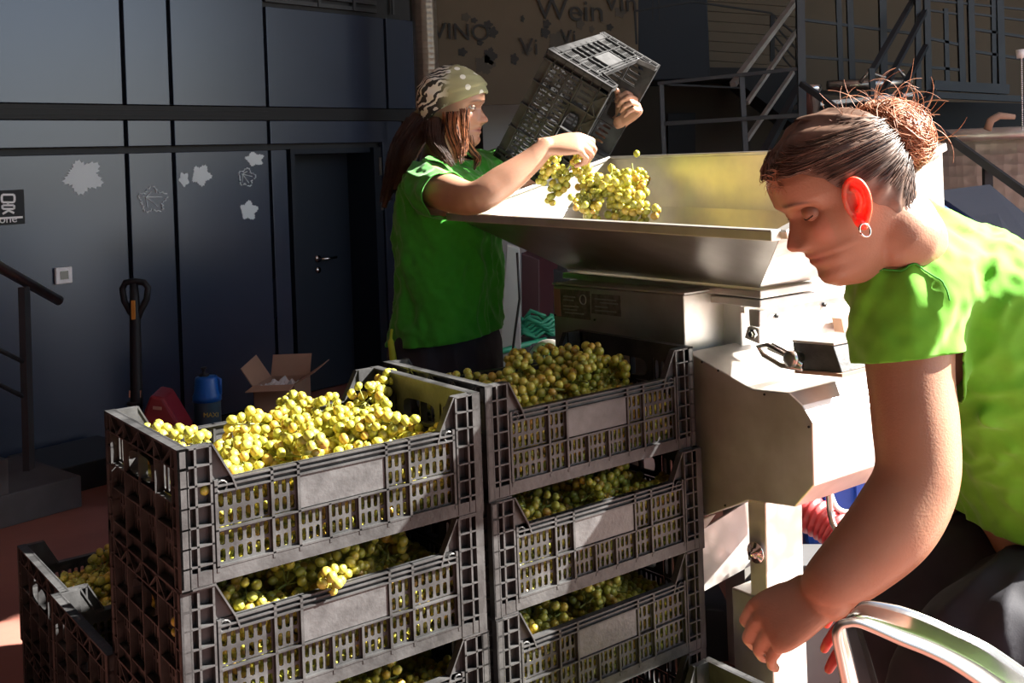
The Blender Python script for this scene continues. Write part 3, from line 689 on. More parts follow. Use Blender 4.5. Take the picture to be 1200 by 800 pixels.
# shield (dark front face, bright top and right)
ebox('shield', [(805, 412), (818, 419), (882, 456), (924, 460), (940, 475), (952, 495), (954, 569), (932, 594), (877, 586), (822, 606), (800, 612)], -.01, .34, 'steelp')
0 and keep(MB().poly([pa(u, v, .10) for u, v in ((800, 346), (862, 341), (866, 405), (905, 440), (880, 455), (800, 412))], E_*.1).build('upper_housing', M['steelp'], bevel=.004), col)
for (u, v) in ((823, 424), (842, 434), (896, 462), (948, 500), (825, 600), (850, 592)):
    keep(MB().lathe([(.0028, 0), (.0028, .002)], 8, (-E_).to_track_quat('Z', 'Y').to_matrix(), pa(u, v, -.011)).build('rivet', M['cable']), col)
# discharge sheet, legs
sheet('discharge_sheet', [at(815, 625, 2.62), at(872, 589, 2.72), at(879, 662, 2.72), at(815, 697, 2.62)], 'steel', .006, col)
sheet('chute_fold', [at(815, 612, 2.6), at(838, 602, 2.62), at(828, 616, 2.62), at(815, 627, 2.61)], 'steelp', .004, col)
def fl(p): return Vector((p.x, p.y, 0))
ebox('leg_post', [(876, 586), (897, 589), (899, 700), (880, 700)], .02, .13, 'steel')
pA, pB = pa(857, 688, .015), pa(903, 702, .015)
keep(MB().poly([Vector((pA.x, pA.y, pA.z)), Vector((pB.x, pB.y, pA.z)), fl(pB), fl(pA)], E_*.12).build('leg', M['steelp'], bevel=.004), col)
for s in (.6, 1.0):
    q0 = OM+N_*s+E_*.3; keep(MB().poly([q0, q0+N_*.07, q0+N_*.07+Z_*.65, q0+Z_*.65], E_*.07).build('leg', M['steelp']), col)
q0 = OM+N_*.15+E_*.42; keep(MB().poly([q0, q0+N_*.07, q0+N_*.07+Z_*.65, q0+Z_*.65], E_*.07).build('leg', M['steelp']), col)
hg = pa(886, 647, .012)
keep(MB().lathe([(.024, 0), (.024, .004), (.012, .005), (.012, .014), (.006, .015), (.006, .02)], 16, (-E_).to_track_quat('Z', 'Y').to_matrix(), hg).build('hinge_bolt', M['chrome'], smooth=True), col)
keep(MB().poly([pa(u, v, .01) for u, v in ((876, 640), (888, 639), (892, 655), (877, 656))], E_*.006).build('hinge_plate', M['steelp']), col)
# small junction box and latch
jb = empty('latch_block', pa(960, 436, .10), 0, 'small dark grey metal block with lever and knob on the machine', 'latch')
o = keep(MB().poly([pa(u, v, .07) for u, v in ((929, 400), (976, 404), (987, 437), (931, 433))], E_*.13).build('block', M['plastic_grey'], bevel=.002), jb)
keep(MB().poly([pa(u, v, .066) for u, v in ((928, 398), (977, 402), (977, 405), (928, 401))], E_*.14).build('lid', M['steelp'], bevel=.002), jb)
kq = (-E_).to_track_quat('Z', 'Y').to_matrix()
sub(MB().lathe([(.010, 0), (.010, .02), (.018, .022), (.019, .04), (.012, .043)], 16, kq, pa(939, 418, .07)).build('knob', M['rail'], smooth=True), o)
keep(MB().tube([pa(939, 421, .05), pa(905, 403, .05)], .004, 8).build('lever', M['rail'], smooth=True), jb)
keep(MB().tube([pa(936, 424, .05), pa(900, 408, .05)], .004, 8).build('lever', M['rail'], smooth=True), jb)
keep(MB().tube([pa(940, 432, .04), pa(915, 428, .04), pa(895, 416, .04), pa(888, 406, .04), pa(900, 404, .04), pa(925, 418, .04), pa(940, 428, .04)], .006, 8).build('latch_loop', M['rail'], smooth=True), jb)
keep(MB().poly([pa(931, 434, .06), pa(987, 438, .06), pa(987, 442, .06), pa(931, 437, .06)], E_*.1).build('base_strip', M['card']), jb)

# blue tub, hoses, things under the machine
tub = empty('blue_tub', at(1040, 640, 3.0), 0, 'large blue plastic tub behind the crouched woman', 'tub')
tub.location.z = 0
x0, x1 = at(935, 600, 3.0).x, at(1150, 600, 3.0).x; zt0 = at(1000, 535, 3.0).z
keep(MB().poly([(x0+.05, 3.0, .02), (x1-.05, 3.0, .02), (x1, 3.0, zt0), (x0, 3.0, zt0)], Vector((0, .55, 0))).build('tub_wall', M['bluetub'], bevel=.02), tub)
for k in range(5):
    xx = x0+.08+k*(x1-x0-.16)/4; keep(MB().bar((xx, 2.99, .04), (xx, 2.99, zt0-.05), .02, .03, (0, 1, 0)).build('wall_rib', M['bluetub']), tub)
keep(MB().box(x0-.01, x1+.01, 2.97, 3.58, zt0-.03, zt0).build('rim', M['bluetub'], bevel=.008), tub)
rh = [at(922, 588, 2.85), at(945, 600, 2.8), at(975, 618, 2.75), at(1000, 642, 2.7), at(1030, 668, 2.66), at(1060, 678, 2.62), at(1095, 672, 2.6)]
def smooth_path(pts, n=10):
    out = []
    P = [pts[0]]+list(pts)+[pts[-1]]
    for i in range(1, len(P)-2):
        for k in range(n):
            t = k/n; a, b_, c, d = P[i-1], P[i], P[i+1], P[i+2]
            out.append(.5*((2*b_)+(c-a)*t+(2*a-5*b_+4*c-d)*t*t+(3*b_-a-3*c+d)*t**3))
    out.append(P[-2]); return out
sp = smooth_path(rh, 18)
tag(MB().tube(sp, [.046+.0035*(1 if (k//2) % 2 else -1) for k in range(len(sp))], 20).build('suction_hose', M['redhose'], smooth=True), 'thick ribbed red hose in front of the blue tub', 'hose')
tag(MB().tube(smooth_path([at(971, 574, 2.7), at(973, 600, 2.7), at(978, 617, 2.68), at(988, 628, 2.66)], 6), .008, 8).build('wire_bracket', M['rail'], smooth=True), 'bent steel wire hanging by the red hose', 'wire')
tag(MB().tube(smooth_path([at(973, 578, 2.74), at(980, 594, 2.74), at(992, 600, 2.74), at(1010, 596, 2.74), at(1020, 590, 2.74)], 6), .007, 8).build('white_cable', M['white'], smooth=True), 'short white cable crossing the blue tub', 'cable')
prism('grey_base_plate', [(905, 690), (985, 690), (990, 860), (905, 860)], 2.62, Vector((.1, .3, 0)), 'concrete', 'dark grey block on the floor beside the machine leg', 'block')
prism('dark_floor_box', [(822, 712), (858, 716), (858, 800), (822, 800)], 2.95, Vector((0, .2, 0)), 'steel_dark', 'dark grey box behind the machine leg', 'box')

# ------------------------------------------------------------------ grape crates
L, W, H = .6, .4, .234
def long_side():
    out = {}
    b = MB(); 
    def bx(x0, x1, d0, d1, z0, z1): b.box(x0, x1, -d1, -d0, z0, z1)      # outward = -y, d measured inward from y=0 -> y=+d
    T = lambda a, z, d: Vector((a, .007-d*1.0, z))
    b = MB()
    def B(x0, x1, y0, y1, z0, z1): b.box(x0, x1, y0, y1, z0, z1)
    zl = .172
    for mir in (0, 1):
        def X(x): return L-x if mir else x
        def BB(x0, x1, y0, y1, z0, z1): B(min(X(x0), X(x1)), max(X(x0), X(x1)), y0, y1, z0, z1)
        BB(.004, .058, .014, .018, .006, H)
        for x in (.0, .028, .054): BB(x, x+.004, .0, .016, .006, H-.002)
        for z in (.0, .036, .068, .1, .134, .168, .2, H-.004): BB(0, .058, .0 if z else .0, .016, z, z+.003)
        # sloping web
        p = [(X(.056), zl-.0), (X(.056), H), (X(.062), H), (X(.092), zl)]
        b.poly([Vector((x, .010, z)) for x, z in (p if mir else p)], Vector((0, .004, 0)))
        b.bar((X(.060), .008, H-.001), (X(.093), .008, zl), .016, .003, (0, 0, 1))
        b.bar((X(.093), .003, zl-.001), (X(.100), .003, zl-.022), .007, .003, (0, 0, 1))
        # ring mark
        rc = Vector((X(.074), .003, zl-.012)); b.tube([rc+Vector((.0095*math.cos(a), 0, .0095*math.sin(a))) for a in [k*PI/6 for k in range(13)]], .0018, 5)
        # slot groups
        b.perf((lambda a, z, d: T(X(a), z, d)), .066, .160, .03, .086, 6, 2) if not mir else b.perf(T, L-.160, L-.066, .03, .086, 6, 2)
        (b.perf(T, .066, .160, .092, .150, 6, 2) if not mir else b.perf(T, L-.160, L-.066, .092, .150, 6, 2))
        a0, a1 = (.166, .209) if not mir else (L-.209, L-.166)
        b.perf(T, a0, a1, .03, .086, 3, 2); b.perf(T, a0, a1, .092, .150, 3, 2)
        a0, a1 = (.215, .268) if not mir else (L-.268, L-.215)
        b.perf(T, a0, a1, .03, .086, 4, 2)
        for x in (.061, .1605, .2095): BB(x, x+.005, .0, .012, .02, zl)
        BB(.268, .273, .0, .012, .02, .089)
        BB(.056, .067, .007, .010, .02, zl)
        BB(.07, .1, .007, .010, .15, zl)
    b.perf(T, .273, .327, .03, .086, 4, 2)
    B(.066, L-.066, .007, .010, .15, zl); 
    for z in (.027, .087, .150, .160): B(.061, L-.061, .0, .010, z, z+.003)
    B(.092, L-.092, -.0, .016, zl-.003, zl)           # lowered rim
    B(.0, L, .001, .014, .004, .027)              # base band
    out['side_wall'] = b
    p = MB(); p.box(.216, L-.216, .003, .009, .092, .149)
    return b, p
def short_side():
    b = MB()
    T = lambda a, z, d: Vector((.014-d, a, z))
    def B(y0, y1, x0, x1, z0, z1): b.box(x0, x1, y0, y1, z0, z1)
    B(.0, W, .0, .020, H-.004, H); B(0, W, .0, .014, .198, .201); B(0, W, .014, .018, .196, H)
    for y in (0, .03, .115, .2, .285, .366, W-.004): B(y, y+.004, 0, .016, .0, H)
    for z in (.0, .036, .068, .1, .134, .168): B(0, .034, 0, .014, z, z+.003); B(W-.034, W, 0, .014, z, z+.003)
    for z in (.027, .092, .137): B(.03, W-.03, .002, .014, z, z+.003)
    zz = [(.032, .232), (.075, .2), (.118, .232), (.16, .2), (.2, .232), (.24, .2), (.282, .232), (.325, .2), (.366, .232)]
    for (y0, z0), (y1, z1) in zip(zz, zz[1:]): b.bar((.003, y0, z0), (.003, y1, z1), .006, .003, (0, 0, 1))
    B(0, .03, .014, .018, 0, H); B(W-.03, W, .014, .018, 0, H)
    for y0 in (.034, .286):
        b.perf(T, y0, y0+.08, .142, .196, 4, 1, .5, .86); b.perf(T, y0, y0+.08, .03, .09, 5, 2); b.perf(T, y0, y0+.08, .094, .135, 5, 1)
    # handle opening: frame around a rounded hole
    n = 16; V = []; y0, y1, z0, z1 = .119, .281, .14, .196; cy, cz = .2, .168
    for d in (.014, .018, .002):
        for k in range(n):
            a = 2*PI*k/n+PI/4; c, s = math.cos(a), math.sin(a)
            m_ = max(abs(c), abs(s)); V.append((d if d != .002 else .014, cy+c/m_*(y1-y0)/2, cz+s/m_*(z1-z0)/2))
        for k in range(n):
            a = 2*PI*k/n+PI/4; c, s = math.cos(a), math.sin(a); e = .55
            V.append((d, cy+.062*math.copysign(abs(c)**e, c), cz+.022*math.copysign(abs(s)**e, s)))
    Fc = []
    for k in range(n):
        l = (k+1) % n
        Fc += [(k, l, n+l, n+k), (2*n+l, 2*n+k, 3*n+k, 3*n+l), (3*n+k, 3*n+l, n+l, n+k), (n+k, n+l, 5*n+l, 5*n+k)]
    b.add(V, Fc)
    b.perf(T, .119, .281, .03, .09, 10, 2, .5); b.perf(T, .119, .281, .094, .135, 10, 1, .5)
    B(.03, W-.03, .012, .016, .0, .03)
    return b
ls, lp = long_side(); ss = short_side()
T0 = lambda x, y, z: (x, y, z)
me_ls = ls.build('side_wall', M['plastic']); me_lp = lp.build('label_plate', M['plastic_grey']); me_ss = ss.build('end_wall', M['plastic'])
bs = MB(); bs.perf(lambda a, b_, d: Vector((a, b_, .012+d)), .016, L-.016, .016, W-.016, 14, 9, .7, .7)
for k in range(5): bs.box(.012, L-.012, .04+k*.08, .044+k*.08, .0, .012)
for k in range(7): bs.box(.04+k*.087, .044+k*.087, .012, W-.012, .0, .012)
me_bs = bs.build('base', M['plastic'])
crate_parts = [(me_ls, Matrix.Identity(4)), (me_lp, Matrix.Identity(4)),
               (me_ls, Matrix.Translation((L, W, 0)) @ Matrix.Rotation(PI, 4, 'Z')), (me_lp, Matrix.Translation((L, W, 0)) @ Matrix.Rotation(PI, 4, 'Z')),
               (me_ss, Matrix.Identity(4)), (me_ss, Matrix.Translation((L, W, 0)) @ Matrix.Rotation(PI, 4, 'Z')), (me_bs, Matrix.Identity(4))]
def crate(mw, label, group='black grape crates'):
    r = bpy.data.objects.new('grape_crate', None); COL.objects.link(r); r.matrix_world = mw; r.empty_display_size = .1
    tag(r, label, 'crate', group)
    for o, mm in crate_parts:
        c = o.copy(); COL.objects.link(c); c.parent = r; c.matrix_local = mm
    return r
def CM(p, dyaw=0): return Matrix.Translation(p) @ Matrix.Rotation(YAW+dyaw, 4, 'Z')
B1 = Vector((-.562, 1.757, 0)); B2 = Vector((-.072, 2.165, 0)); BX = Vector((-1.035, 2.395, 0)); BY = Vector((-.81, 2.07, 0)); BF = Vector((.165, 1.80, 0))
crates = []
names1 = ['bottom crate of the sunlit front left stack, mostly out of frame', 'third crate down in the sunlit front left stack', 'second crate from top in the sunlit front left stack', 'topmost sunlit crate of the front left stack, full of yellow grapes']
jit = [(0, 0, 0), (.003, .002, .006), (-.004, .003, -.006), (0, 0, 0)]
for k in range(4): crates.append(crate(CM(B1+Vector((jit[k][0], jit[k][1], H*k)), jit[k][2]), names1[k]))
names2 = ['bottom crate of the shaded middle stack', 'third crate down in the shaded middle stack', 'second crate from top in the shaded middle stack', 'topmost crate of the shaded middle stack before the machine']
jit2 = [(0, 0, 0), (.006, -.004, .012), (.004, -.002, -.004), (0, 0, .01)]
for k in range(4): crates.append(crate(CM(B2+Vector((jit2[k][0], jit2[k][1], H*k)), jit2[k][2]), names2[k]))
crates.append(crate(CM(BX), 'lower crate of the far left two crate stack')); crates.append(crate(CM(BX+Vector((0, 0, H)), .01), 'upper crate at far left holding pale green grapes'))
crates.append(crate(CM(BY, -.01), 'lower crate of the short stack tucked behind the front left stack')); crates.append(crate(CM(BY+Vector((0, 0, H)), .015), 'nearly empty upper crate tucked behind the front left stack'))
crates.append(crate(CM(BF, 0), 'low crate on the floor at the bottom edge beside the reaching hand'))
# crate held by the first woman (pose solved from its corners)
Rm = Matrix(((0.37635952928006244, 0.4643086211235631, 0.8017300100841454), (0.9084850281067756, -0.3546501072633337, -0.2210842715391088), (0.1816823008028557, 0.8115668831134515, -0.5552933781401044)))
HS = .94
p0 = Vector((0.12450171, 3.366118, 0.34223457))*HS
# local y runs the other way there: corner at (0,0,0) is our (0,W,0)
hm = Matrix.Translation(Vector((p0.x, p0.y, p0.z+CH))) @ Rm.to_4x4() @ Matrix.Diagonal((HS, HS, HS*.24/.234, 1)) @ Matrix.Translation((0, -W, 0))
held = crate(hm, 'tilted empty crate held up by the woman in the bandana')
for o, _ in crate_parts[:1]+crate_parts[1:2]+crate_parts[4:5]+crate_parts[6:7]: bpy.data.objects.remove(o)

# ------------------------------------------------------------------ grapes
def ico(r=1.0, sub=2, sy=1.12):
    import bmesh
    bm = bmesh.new(); bmesh.ops.create_icosphere(bm, subdivisions=sub, radius=r)
    V = [v.co.copy() for v in bm.verts]; Fc = [tuple(v.index for v in f.verts) for f in bm.faces]; bm.free()
    for v in V: v.z *= sy
    return V, Fc
IV, IF = ico()
gb = MB().add([v*.0093 for v in IV], IF).build('berry', M['grape'], smooth=True); berry_me = gb.data; bpy.data.objects.remove(gb)
# loose fill: berries against the walls and across the top, one mesh per variant
IVn = np.array([tuple(v) for v in IV]); IFn = np.array(IF)
def heap(seed, top=.15, amp=.02, wallsonly=False):
    r = np.random.default_rng(seed); s = .0168; P = []
    nx, ny, nz = int((L-.06)/s), int((W-.06)/s), int((top-.02)/(s*.86))
    for k in range(nz+3):
        for i in range(nx+1):
            for j in range(ny+1):
                x = .03+i*s+(s/2)*(k % 2); y = .03+j*s+(s/2)*(k % 2); z = .024+k*s*.84
                ht = top+amp*noise.noise(Vector((x*9+seed, y*9, 0)))*1.6+amp*.4*math.sin(x*20+seed)
                if z > ht or x > L-.03 or y > W-.028: continue
                edge = min(x-.03, y-.03, L-.03-x) < s*1.2
                if z < ht-s*1.6 and not edge: continue
                P.append((x, y, z))
    P = np.array(P)+r.normal(0, .0022, (len(P), 3)); P[:, 0] = np.clip(P[:, 0], .028, L-.028); P[:, 1] = np.clip(P[:, 1], .027, W-.027)
    n = len(P); rad = r.uniform(.0082, .0098, n)
    V = (IVn[None]*rad[:, None, None]+P[:, None]).reshape(-1, 3); Fc = (IFn[None]+(np.arange(n)*len(IVn))[:, None, None]).reshape(-1, 3)
    me = bpy.data.meshes.new('grape_heap'); me.vertices.add(len(V)); me.vertices.foreach_set('co', V.ravel())
    me.loops.add(Fc.size); me.loops.foreach_set('vertex_index', Fc.ravel()); me.polygons.add(len(Fc))
    me.polygons.foreach_set('loop_start', np.arange(0, Fc.size, 3)); me.update(calc_edges=True); me.polygons.foreach_set('use_smooth', [True]*len(Fc))
    me.materials.append(M['grape']); return me
heapA, heapB, heapC = heap(1, .145, .02), heap(5, .135, .025), heap(9, .05, .02)
def put_heap(cr, me, label):
    o = bpy.data.objects.new('grape_heap', me); COL.objects.link(o); o.matrix_world = cr.matrix_world; return tag(o, label, 'grapes', None, 'stuff')
hl = ['loose yellow grapes filling the bottom left stack crate', 'loose yellow grapes in the third crate of the front left stack', 'loose yellow grapes in the second crate of the front left stack', 'loose sunlit grapes filling the topmost front left crate',
      None, 'shaded loose grapes in the third crate of the middle stack', 'shaded loose grapes in the second crate of the middle stack', 'loose grapes filling the topmost middle crate',
      None, 'pale green loose grapes in the far left crate', None, 'few brownish loose grapes at the bottom of the nearly empty crate', 'loose grapes in the low crate at the bottom edge']
hm_ = [heapA, heapA, heapB, heapA, None, heapB, heapA, heapB, None, heapB, None, heapC, heapB]
for c_, l_, m_ in zip(crates, hl, hm_):
    if m_ is not None and l_: put_heap(c_, m_, l_)
# bunch prototypes
def proto(seed, length=.15, rad=.042, n=46):
    r = random.Random(seed); P = []
    tries = 0
    while len(P) < n and tries < 6000:
        tries += 1
        t = r.random(); rr = rad*(1-.65*t**1.3)*(.75+.25*math.sin(t*9+seed)); a = r.uniform(0, 2*PI); q_ = r.uniform(.55, 1)**.5
        p = Vector((rr*q_*math.cos(a), rr*q_*math.sin(a), -t*length))
        if all((p-o).length > .0158 for o in P): P.append(p)
    st_ = MB(); st_.tube([(0, 0, .022), (.002, .001, 0), (0, 0, -length*.4), (0, 0, -length*.9)], [.0022, .0022, .0018, .001], 6)
    for p in P[::3]: st_.tube([(0, 0, min(0, p.z+.012)), p*1.0], [.0012, .0008], 4)
    so = st_.build('stem', M['stem']); me = so.data; bpy.data.objects.remove(so)
    return P, me
protos = [proto(s) for s in range(4)]; small = [proto(10+s, .10, .034, 26) for s in range(2)]
def bunch(pr, loc, rot, label, group, scale=1.0):
    P, sme = pr
    r = bpy.data.objects.new('grape_bunch', None); COL.objects.link(r); r.empty_display_size = .03
    r.location = loc; r.rotation_euler = rot; r.scale = (scale,)*3; tag(r, label, 'grapes', group)
    o = bpy.data.objects.new('stem', sme); COL.objects.link(o); o.parent = r
    for p in P:
        b_ = bpy.data.objects.new('berry', berry_me); COL.objects.link(b_); b_.parent = r; b_.location = p
        k = RND.uniform(.88, 1.12); b_.scale = (k, k, k*RND.uniform(.95, 1.08)); b_.rotation_euler = (RND.uniform(-1, 1), RND.uniform(-1, 1), 0)
    return r
ORD = ['first', 'second', 'third', 'fourth', 'fifth', 'sixth', 'seventh', 'eighth', 'ninth', 'tenth', 'eleventh', 'twelfth', 'thirteenth']
def pile(cr, spots, where, group, scale=1.0, tone='yellow'):
    spots = sorted(spots, key=lambda q: -q[1]*.6+q[0]); spots.sort(key=lambda q: (lambda w: w.x/w.y)(cr.matrix_world @ Vector((q[0]*L, q[1]*W, q[2]))))
    for i, (fx, fy, hz_, yaw, pitch) in enumerate(spots):
        p = cr.matrix_world @ Vector((fx*L, fy*W, hz_))
        pos = ('left end' if fx < .27 else 'right end' if fx > .73 else 'middle') ; row = ('front' if fy < .4 else 'back')
        bunch(protos[i % 4], p, (PI/2+pitch, .2*math.sin(i*2.1), YAW+yaw), '%s grape bunch, %s from the left in %s' % (tone, ORD[i], where), group, scale)
pile(crates[3], [(.13, .34, .192, .2, .1), (.26, .26, .158, 2.2, 0), (.28, .48, .152, -.7, .1), (.40, .24, .160, .9, .1), (.52, .55, .185, 1.7, .2), (.62, .36, .180, -2.4, .1), (.46, .38, .180, 3.0, .1),
                 (.68, .66, .178, .3, .1), (.80, .40, .172, 1.3, .1), (.82, .68, .185, -1.0, .2), (.62, .2, .165, -.3, 0), (.80, .2, .155, 1.5, 0)], 'the topmost front left crate', 'bunches in the topmost front left crate')
pile(crates[2], [(.13, .18, .155, .3, 0), (.25, .2, .165, 1.8, 0), (.37, .22, .165, -1.1, 0), (.48, .18, .165, .6, 0), (.60, .25, .170, 2.4, .1), (.72, .22, .165, -.5, 0), (.85, .4, .15, 1, 0)], 'the second front left crate', 'bunches in the second front left crate')
pile(crates[1], [(.55, .2, .16, .3, 0), (.7, .2, .165, 1.8, 0), (.42, .22, .155, -1.1, 0)], 'the third front left crate', 'bunches in the third front left crate')
pile(crates[7], [(.14, .2, .165, .3, .1), (.26, .22, .170, 2.0, .1), (.38, .45, .195, -.6, .2), (.30, .35, .185, .8, .1), (.42, .22, .175, 1.2, .1), (.55, .60, .20, -2.2, .2), (.58, .28, .175, .2, 0), (.70, .60, .19, 2.8, .1), (.76, .32, .170, -.9, 0), (.86, .5, .165, 1.4, 0)], 'the topmost middle crate', 'bunches in the topmost middle crate')
pile(crates[6], [(.2, .2, .155, .3, 0), (.35, .22, .16, 1.9, 0), (.52, .2, .16, -1.2, 0), (.66, .22, .16, .7, 0), (.8, .4, .17, 2.1, 0)], 'the second middle crate', 'bunches in the second middle crate')
pile(crates[5], [(.2, .2, .15, .3, 0), (.36, .2, .155, 1.9, 0), (.5, .2, .16, -1.2, 0), (.68, .22, .155, .7, 0)], 'the third middle crate', 'bunches in the third middle crate')
pile(crates[9], [(.2, .35, .16, .4, 0), (.35, .5, .165, 2, 0), (.3, .75, .16, -.5, 0)], 'the far left crate', 'bunches in the far left crate')
pile(crates[12], [(.55, .7, .16, .4, 0), (.75, .72, .165, 2, 0), (.35, .7, .15, -.5, 0)], 'the low crate at the bottom edge', 'bunches in the low bottom crate')
# falling bunches in the hopper
for i, (u, v, Y, rx, ry, lb, sc) in enumerate([
    (697, 212, 3.0, .15, .2, 'falling yellow bunch at the left of the drop', 1.15), (717, 202, 2.98, .1, -.35, 'middle falling grape bunch, highest of the bright ones', 1.2), (737, 214, 3.0, -.2, -.5, 'falling bunch landing at the right of the drop', 1.2),
    (728, 232, 2.95, .5, 1.2, 'bunch settling low in the hopper', 1.15), (742, 200, 3.12, .1, .1, 'darker brownish bunch falling behind the bright ones', 1.0), (690, 232, 2.95, .3, .6, 'lowest left loose bunch dropping into the hopper', .9), (708, 225, 3.02, .3, 2.2, 'short bunch between the falling ones', 1.0)]):
    bunch((protos if i % 3 else small)[i % 2], at(u, v, Y), (rx, ry, i), lb, 'grapes falling into the hopper', sc)
bunch(small[0], at(652, 176, 2.95), (.3, .5, 0), 'small bunch caught at the tilted crate rim under her wrist', 'grapes at the tilted crate')
bunch(small[1], at(681, 180, 2.98), (.2, -.3, 1), 'small bunch dangling right under her fingers', 'grapes at the tilted crate')
bunch(small[0], at(664, 200, 3.02), (.6, 0, 2), 'small bunch sliding off the lower corner of the tilted crate', 'grapes at the tilted crate')
bg_ = MB()
for i, (u, v, Y) in enumerate([(746, 180, 3.0), (771, 246, 2.9), (686, 240, 2.9), (675, 243, 2.92), (669, 231, 2.95)]):
    o = bpy.data.objects.new('loose_berry', berry_me); COL.objects.link(o); o.location = at(u, v, Y)
    tag(o, ['single berry flying above the hopper edge', 'single brownish berry right of the falling bunches', 'single berry below the left bunch', 'lowest single berry at the hopper front', 'single berry left of the falling grapes'][i], 'grape', 'single berries in the air')

# polished bent steel rail at the lower right
near = [(997, 830), (985, 772), (980, 745), (983, 733), (992, 728.5), (1010, 729.5), (1055, 749), (1085, 761), (1115, 776), (1151, 800), (1200, 836)]
far = [(1034, 830), (1020, 780), (1008, 742), (1001, 722), (1005, 711), (1018, 705.5), (1055, 712), (1086, 723), (1115, 736), (1160, 757), (1215, 795)]
def cr2(P, n=8): return smooth_path([Vector((a, b_, 0)) for a, b_ in P], n)
nn_, ff_ = cr2(near), cr2(far)
V = []; 
for a, b_ in zip(nn_, ff_):
    p, q = at(a.x, a.y, 1.06), at(b_.x, b_.y, 1.17); m1 = p.lerp(q, .35)+Vector((0, 0, .0025)); m2 = p.lerp(q, .7)+Vector((0, 0, .003)); V += [p, m1, m2, q]
k_ = len(nn_)
ra = empty('bent_steel_rail', at(1010, 760, 1.1), 0, 'polished bent steel rail curving in front of her dark trousers', 'rail')
o = MB().add(V, [(4*i+j, 4*i+4+j, 4*i+5+j, 4*i+1+j) for i in range(k_-1) for j in range(3)]).build('band', M['chrome'], smooth=True)
s = o.modifiers.new('s', 'SOLIDIFY'); s.thickness = .003; keep(o, ra)
keep(MB().tube([at(a.x, a.y+1.5, 1.055) for a in nn_], .0042, 10).build('rolled_edge', M['rail'], smooth=True), ra)
keep(MB().tube([at(a.x, a.y, 1.172) for a in ff_], .002, 8).build('back_edge', M['chrome'], smooth=True), ra)
# ------------------------------------------------------------------ people
def fromarr(name, V, Fc):
    me = bpy.data.meshes.new(name); me.from_pydata([tuple(v) for v in V], [], Fc); me.update(); return me
def remesh(mb, vox, name='body'):
    me = bpy.data.meshes.new(name); me.from_pydata(mb.v, [], mb.f); me.update()
    o = bpy.data.objects.new(name, me); COL.objects.link(o)
    r = o.modifiers.new('r', 'REMESH'); r.mode = 'VOXEL'; r.voxel_size = vox; r.use_smooth_shade = True
    dg = bpy.context.evaluated_depsgraph_get(); me2 = bpy.data.meshes.new_from_object(o.evaluated_get(dg))
    bpy.data.objects.remove(o); return me2
def getco(me):
    a = np.empty(len(me.vertices)*3); me.vertices.foreach_get('co', a); return a.reshape(-1, 3)
def setco(me, co): me.vertices.foreach_set('co', np.ascontiguousarray(co).ravel()); me.update()
def getno(me):
    a = np.empty(len(me.vertices)*3); me.vertices.foreach_get('normal', a); return a.reshape(-1, 3)
def relax(me, it, wfun=None, lam=.5):
    co = getco(me); n = len(co); e = np.empty(len(me.edges)*2, dtype=np.int64); me.edges.foreach_get('vertices', e); e = e.reshape(-1, 2)
    deg = np.bincount(e.ravel(), minlength=n).astype(float)[:, None]; deg[deg == 0] = 1
    wt_ = np.ones((n, 1))*lam if wfun is None else (lam*wfun(co))[:, None]
    for _ in range(it):
        s = np.zeros_like(co)
        for k in range(3):
            s[:, k] = np.bincount(e[:, 0], co[e[:, 1], k], n)+np.bincount(e[:, 1], co[e[:, 0], k], n)
        co = co+wt_*(s/deg-co)
    setco(me, co)
def cut(me, test, planes=()):
    """slice along the planes, then delete faces whose centre satisfies test"""
    import bmesh
    bm = bmesh.new(); bm.from_mesh(me)
    for pc, pn in planes: bmesh.ops.bisect_plane(bm, geom=list(bm.verts)+list(bm.edges)+list(bm.faces), plane_co=pc, plane_no=pn)
    bm.faces.ensure_lookup_table()
    cs_ = np.array([tuple(f.calc_center_median()) for f in bm.faces]); k = test(cs_)
    bmesh.ops.delete(bm, geom=[bm.faces[i] for i in np.nonzero(k)[0]], context='FACES'); bm.to_mesh(me); bm.free(); me.update()
def cat(P, n):
    P = [np.array(p, float) for p in P]; P = [2*P[0]-P[1]]+P+[2*P[-1]-P[-2]]; out = []
    for i in range(1, len(P)-2):
        for k in range(n):
            t = k/n; a, b, c, d = P[i-1:i+3]; out.append(.5*((2*b)+(c-a)*t+(2*a-5*b+4*c-d)*t*t+(3*b-a-3*c+d)*t**3))
    out.append(P[-2]); return out
def limb(mb, pts, rs, n=20, sub=6):
    """smooth tapered limb with rounded ends"""
    D = cat([list(p)+[r] for p, r in zip(pts, rs)], sub)
    P = [Vector(d[:3]) for d in D]; R_ = [max(.001, d[3]) for d in D]
    d0 = (P[0]-P[1]).normalized(); d1 = (P[-1]-P[-2]).normalized()
    P = [P[0]+d0*R_[0]*.95, P[0]+d0*R_[0]*.75, P[0]+d0*R_[0]*.4]+P+[P[-1]+d1*R_[-1]*.4, P[-1]+d1*R_[-1]*.75, P[-1]+d1*R_[-1]*.95]
    R_ = [R_[0]*.3, R_[0]*.66, R_[0]*.92]+R_+[R_[-1]*.92, R_[-1]*.66, R_[-1]*.3]
    mb.tube(P, R_, n); return mb
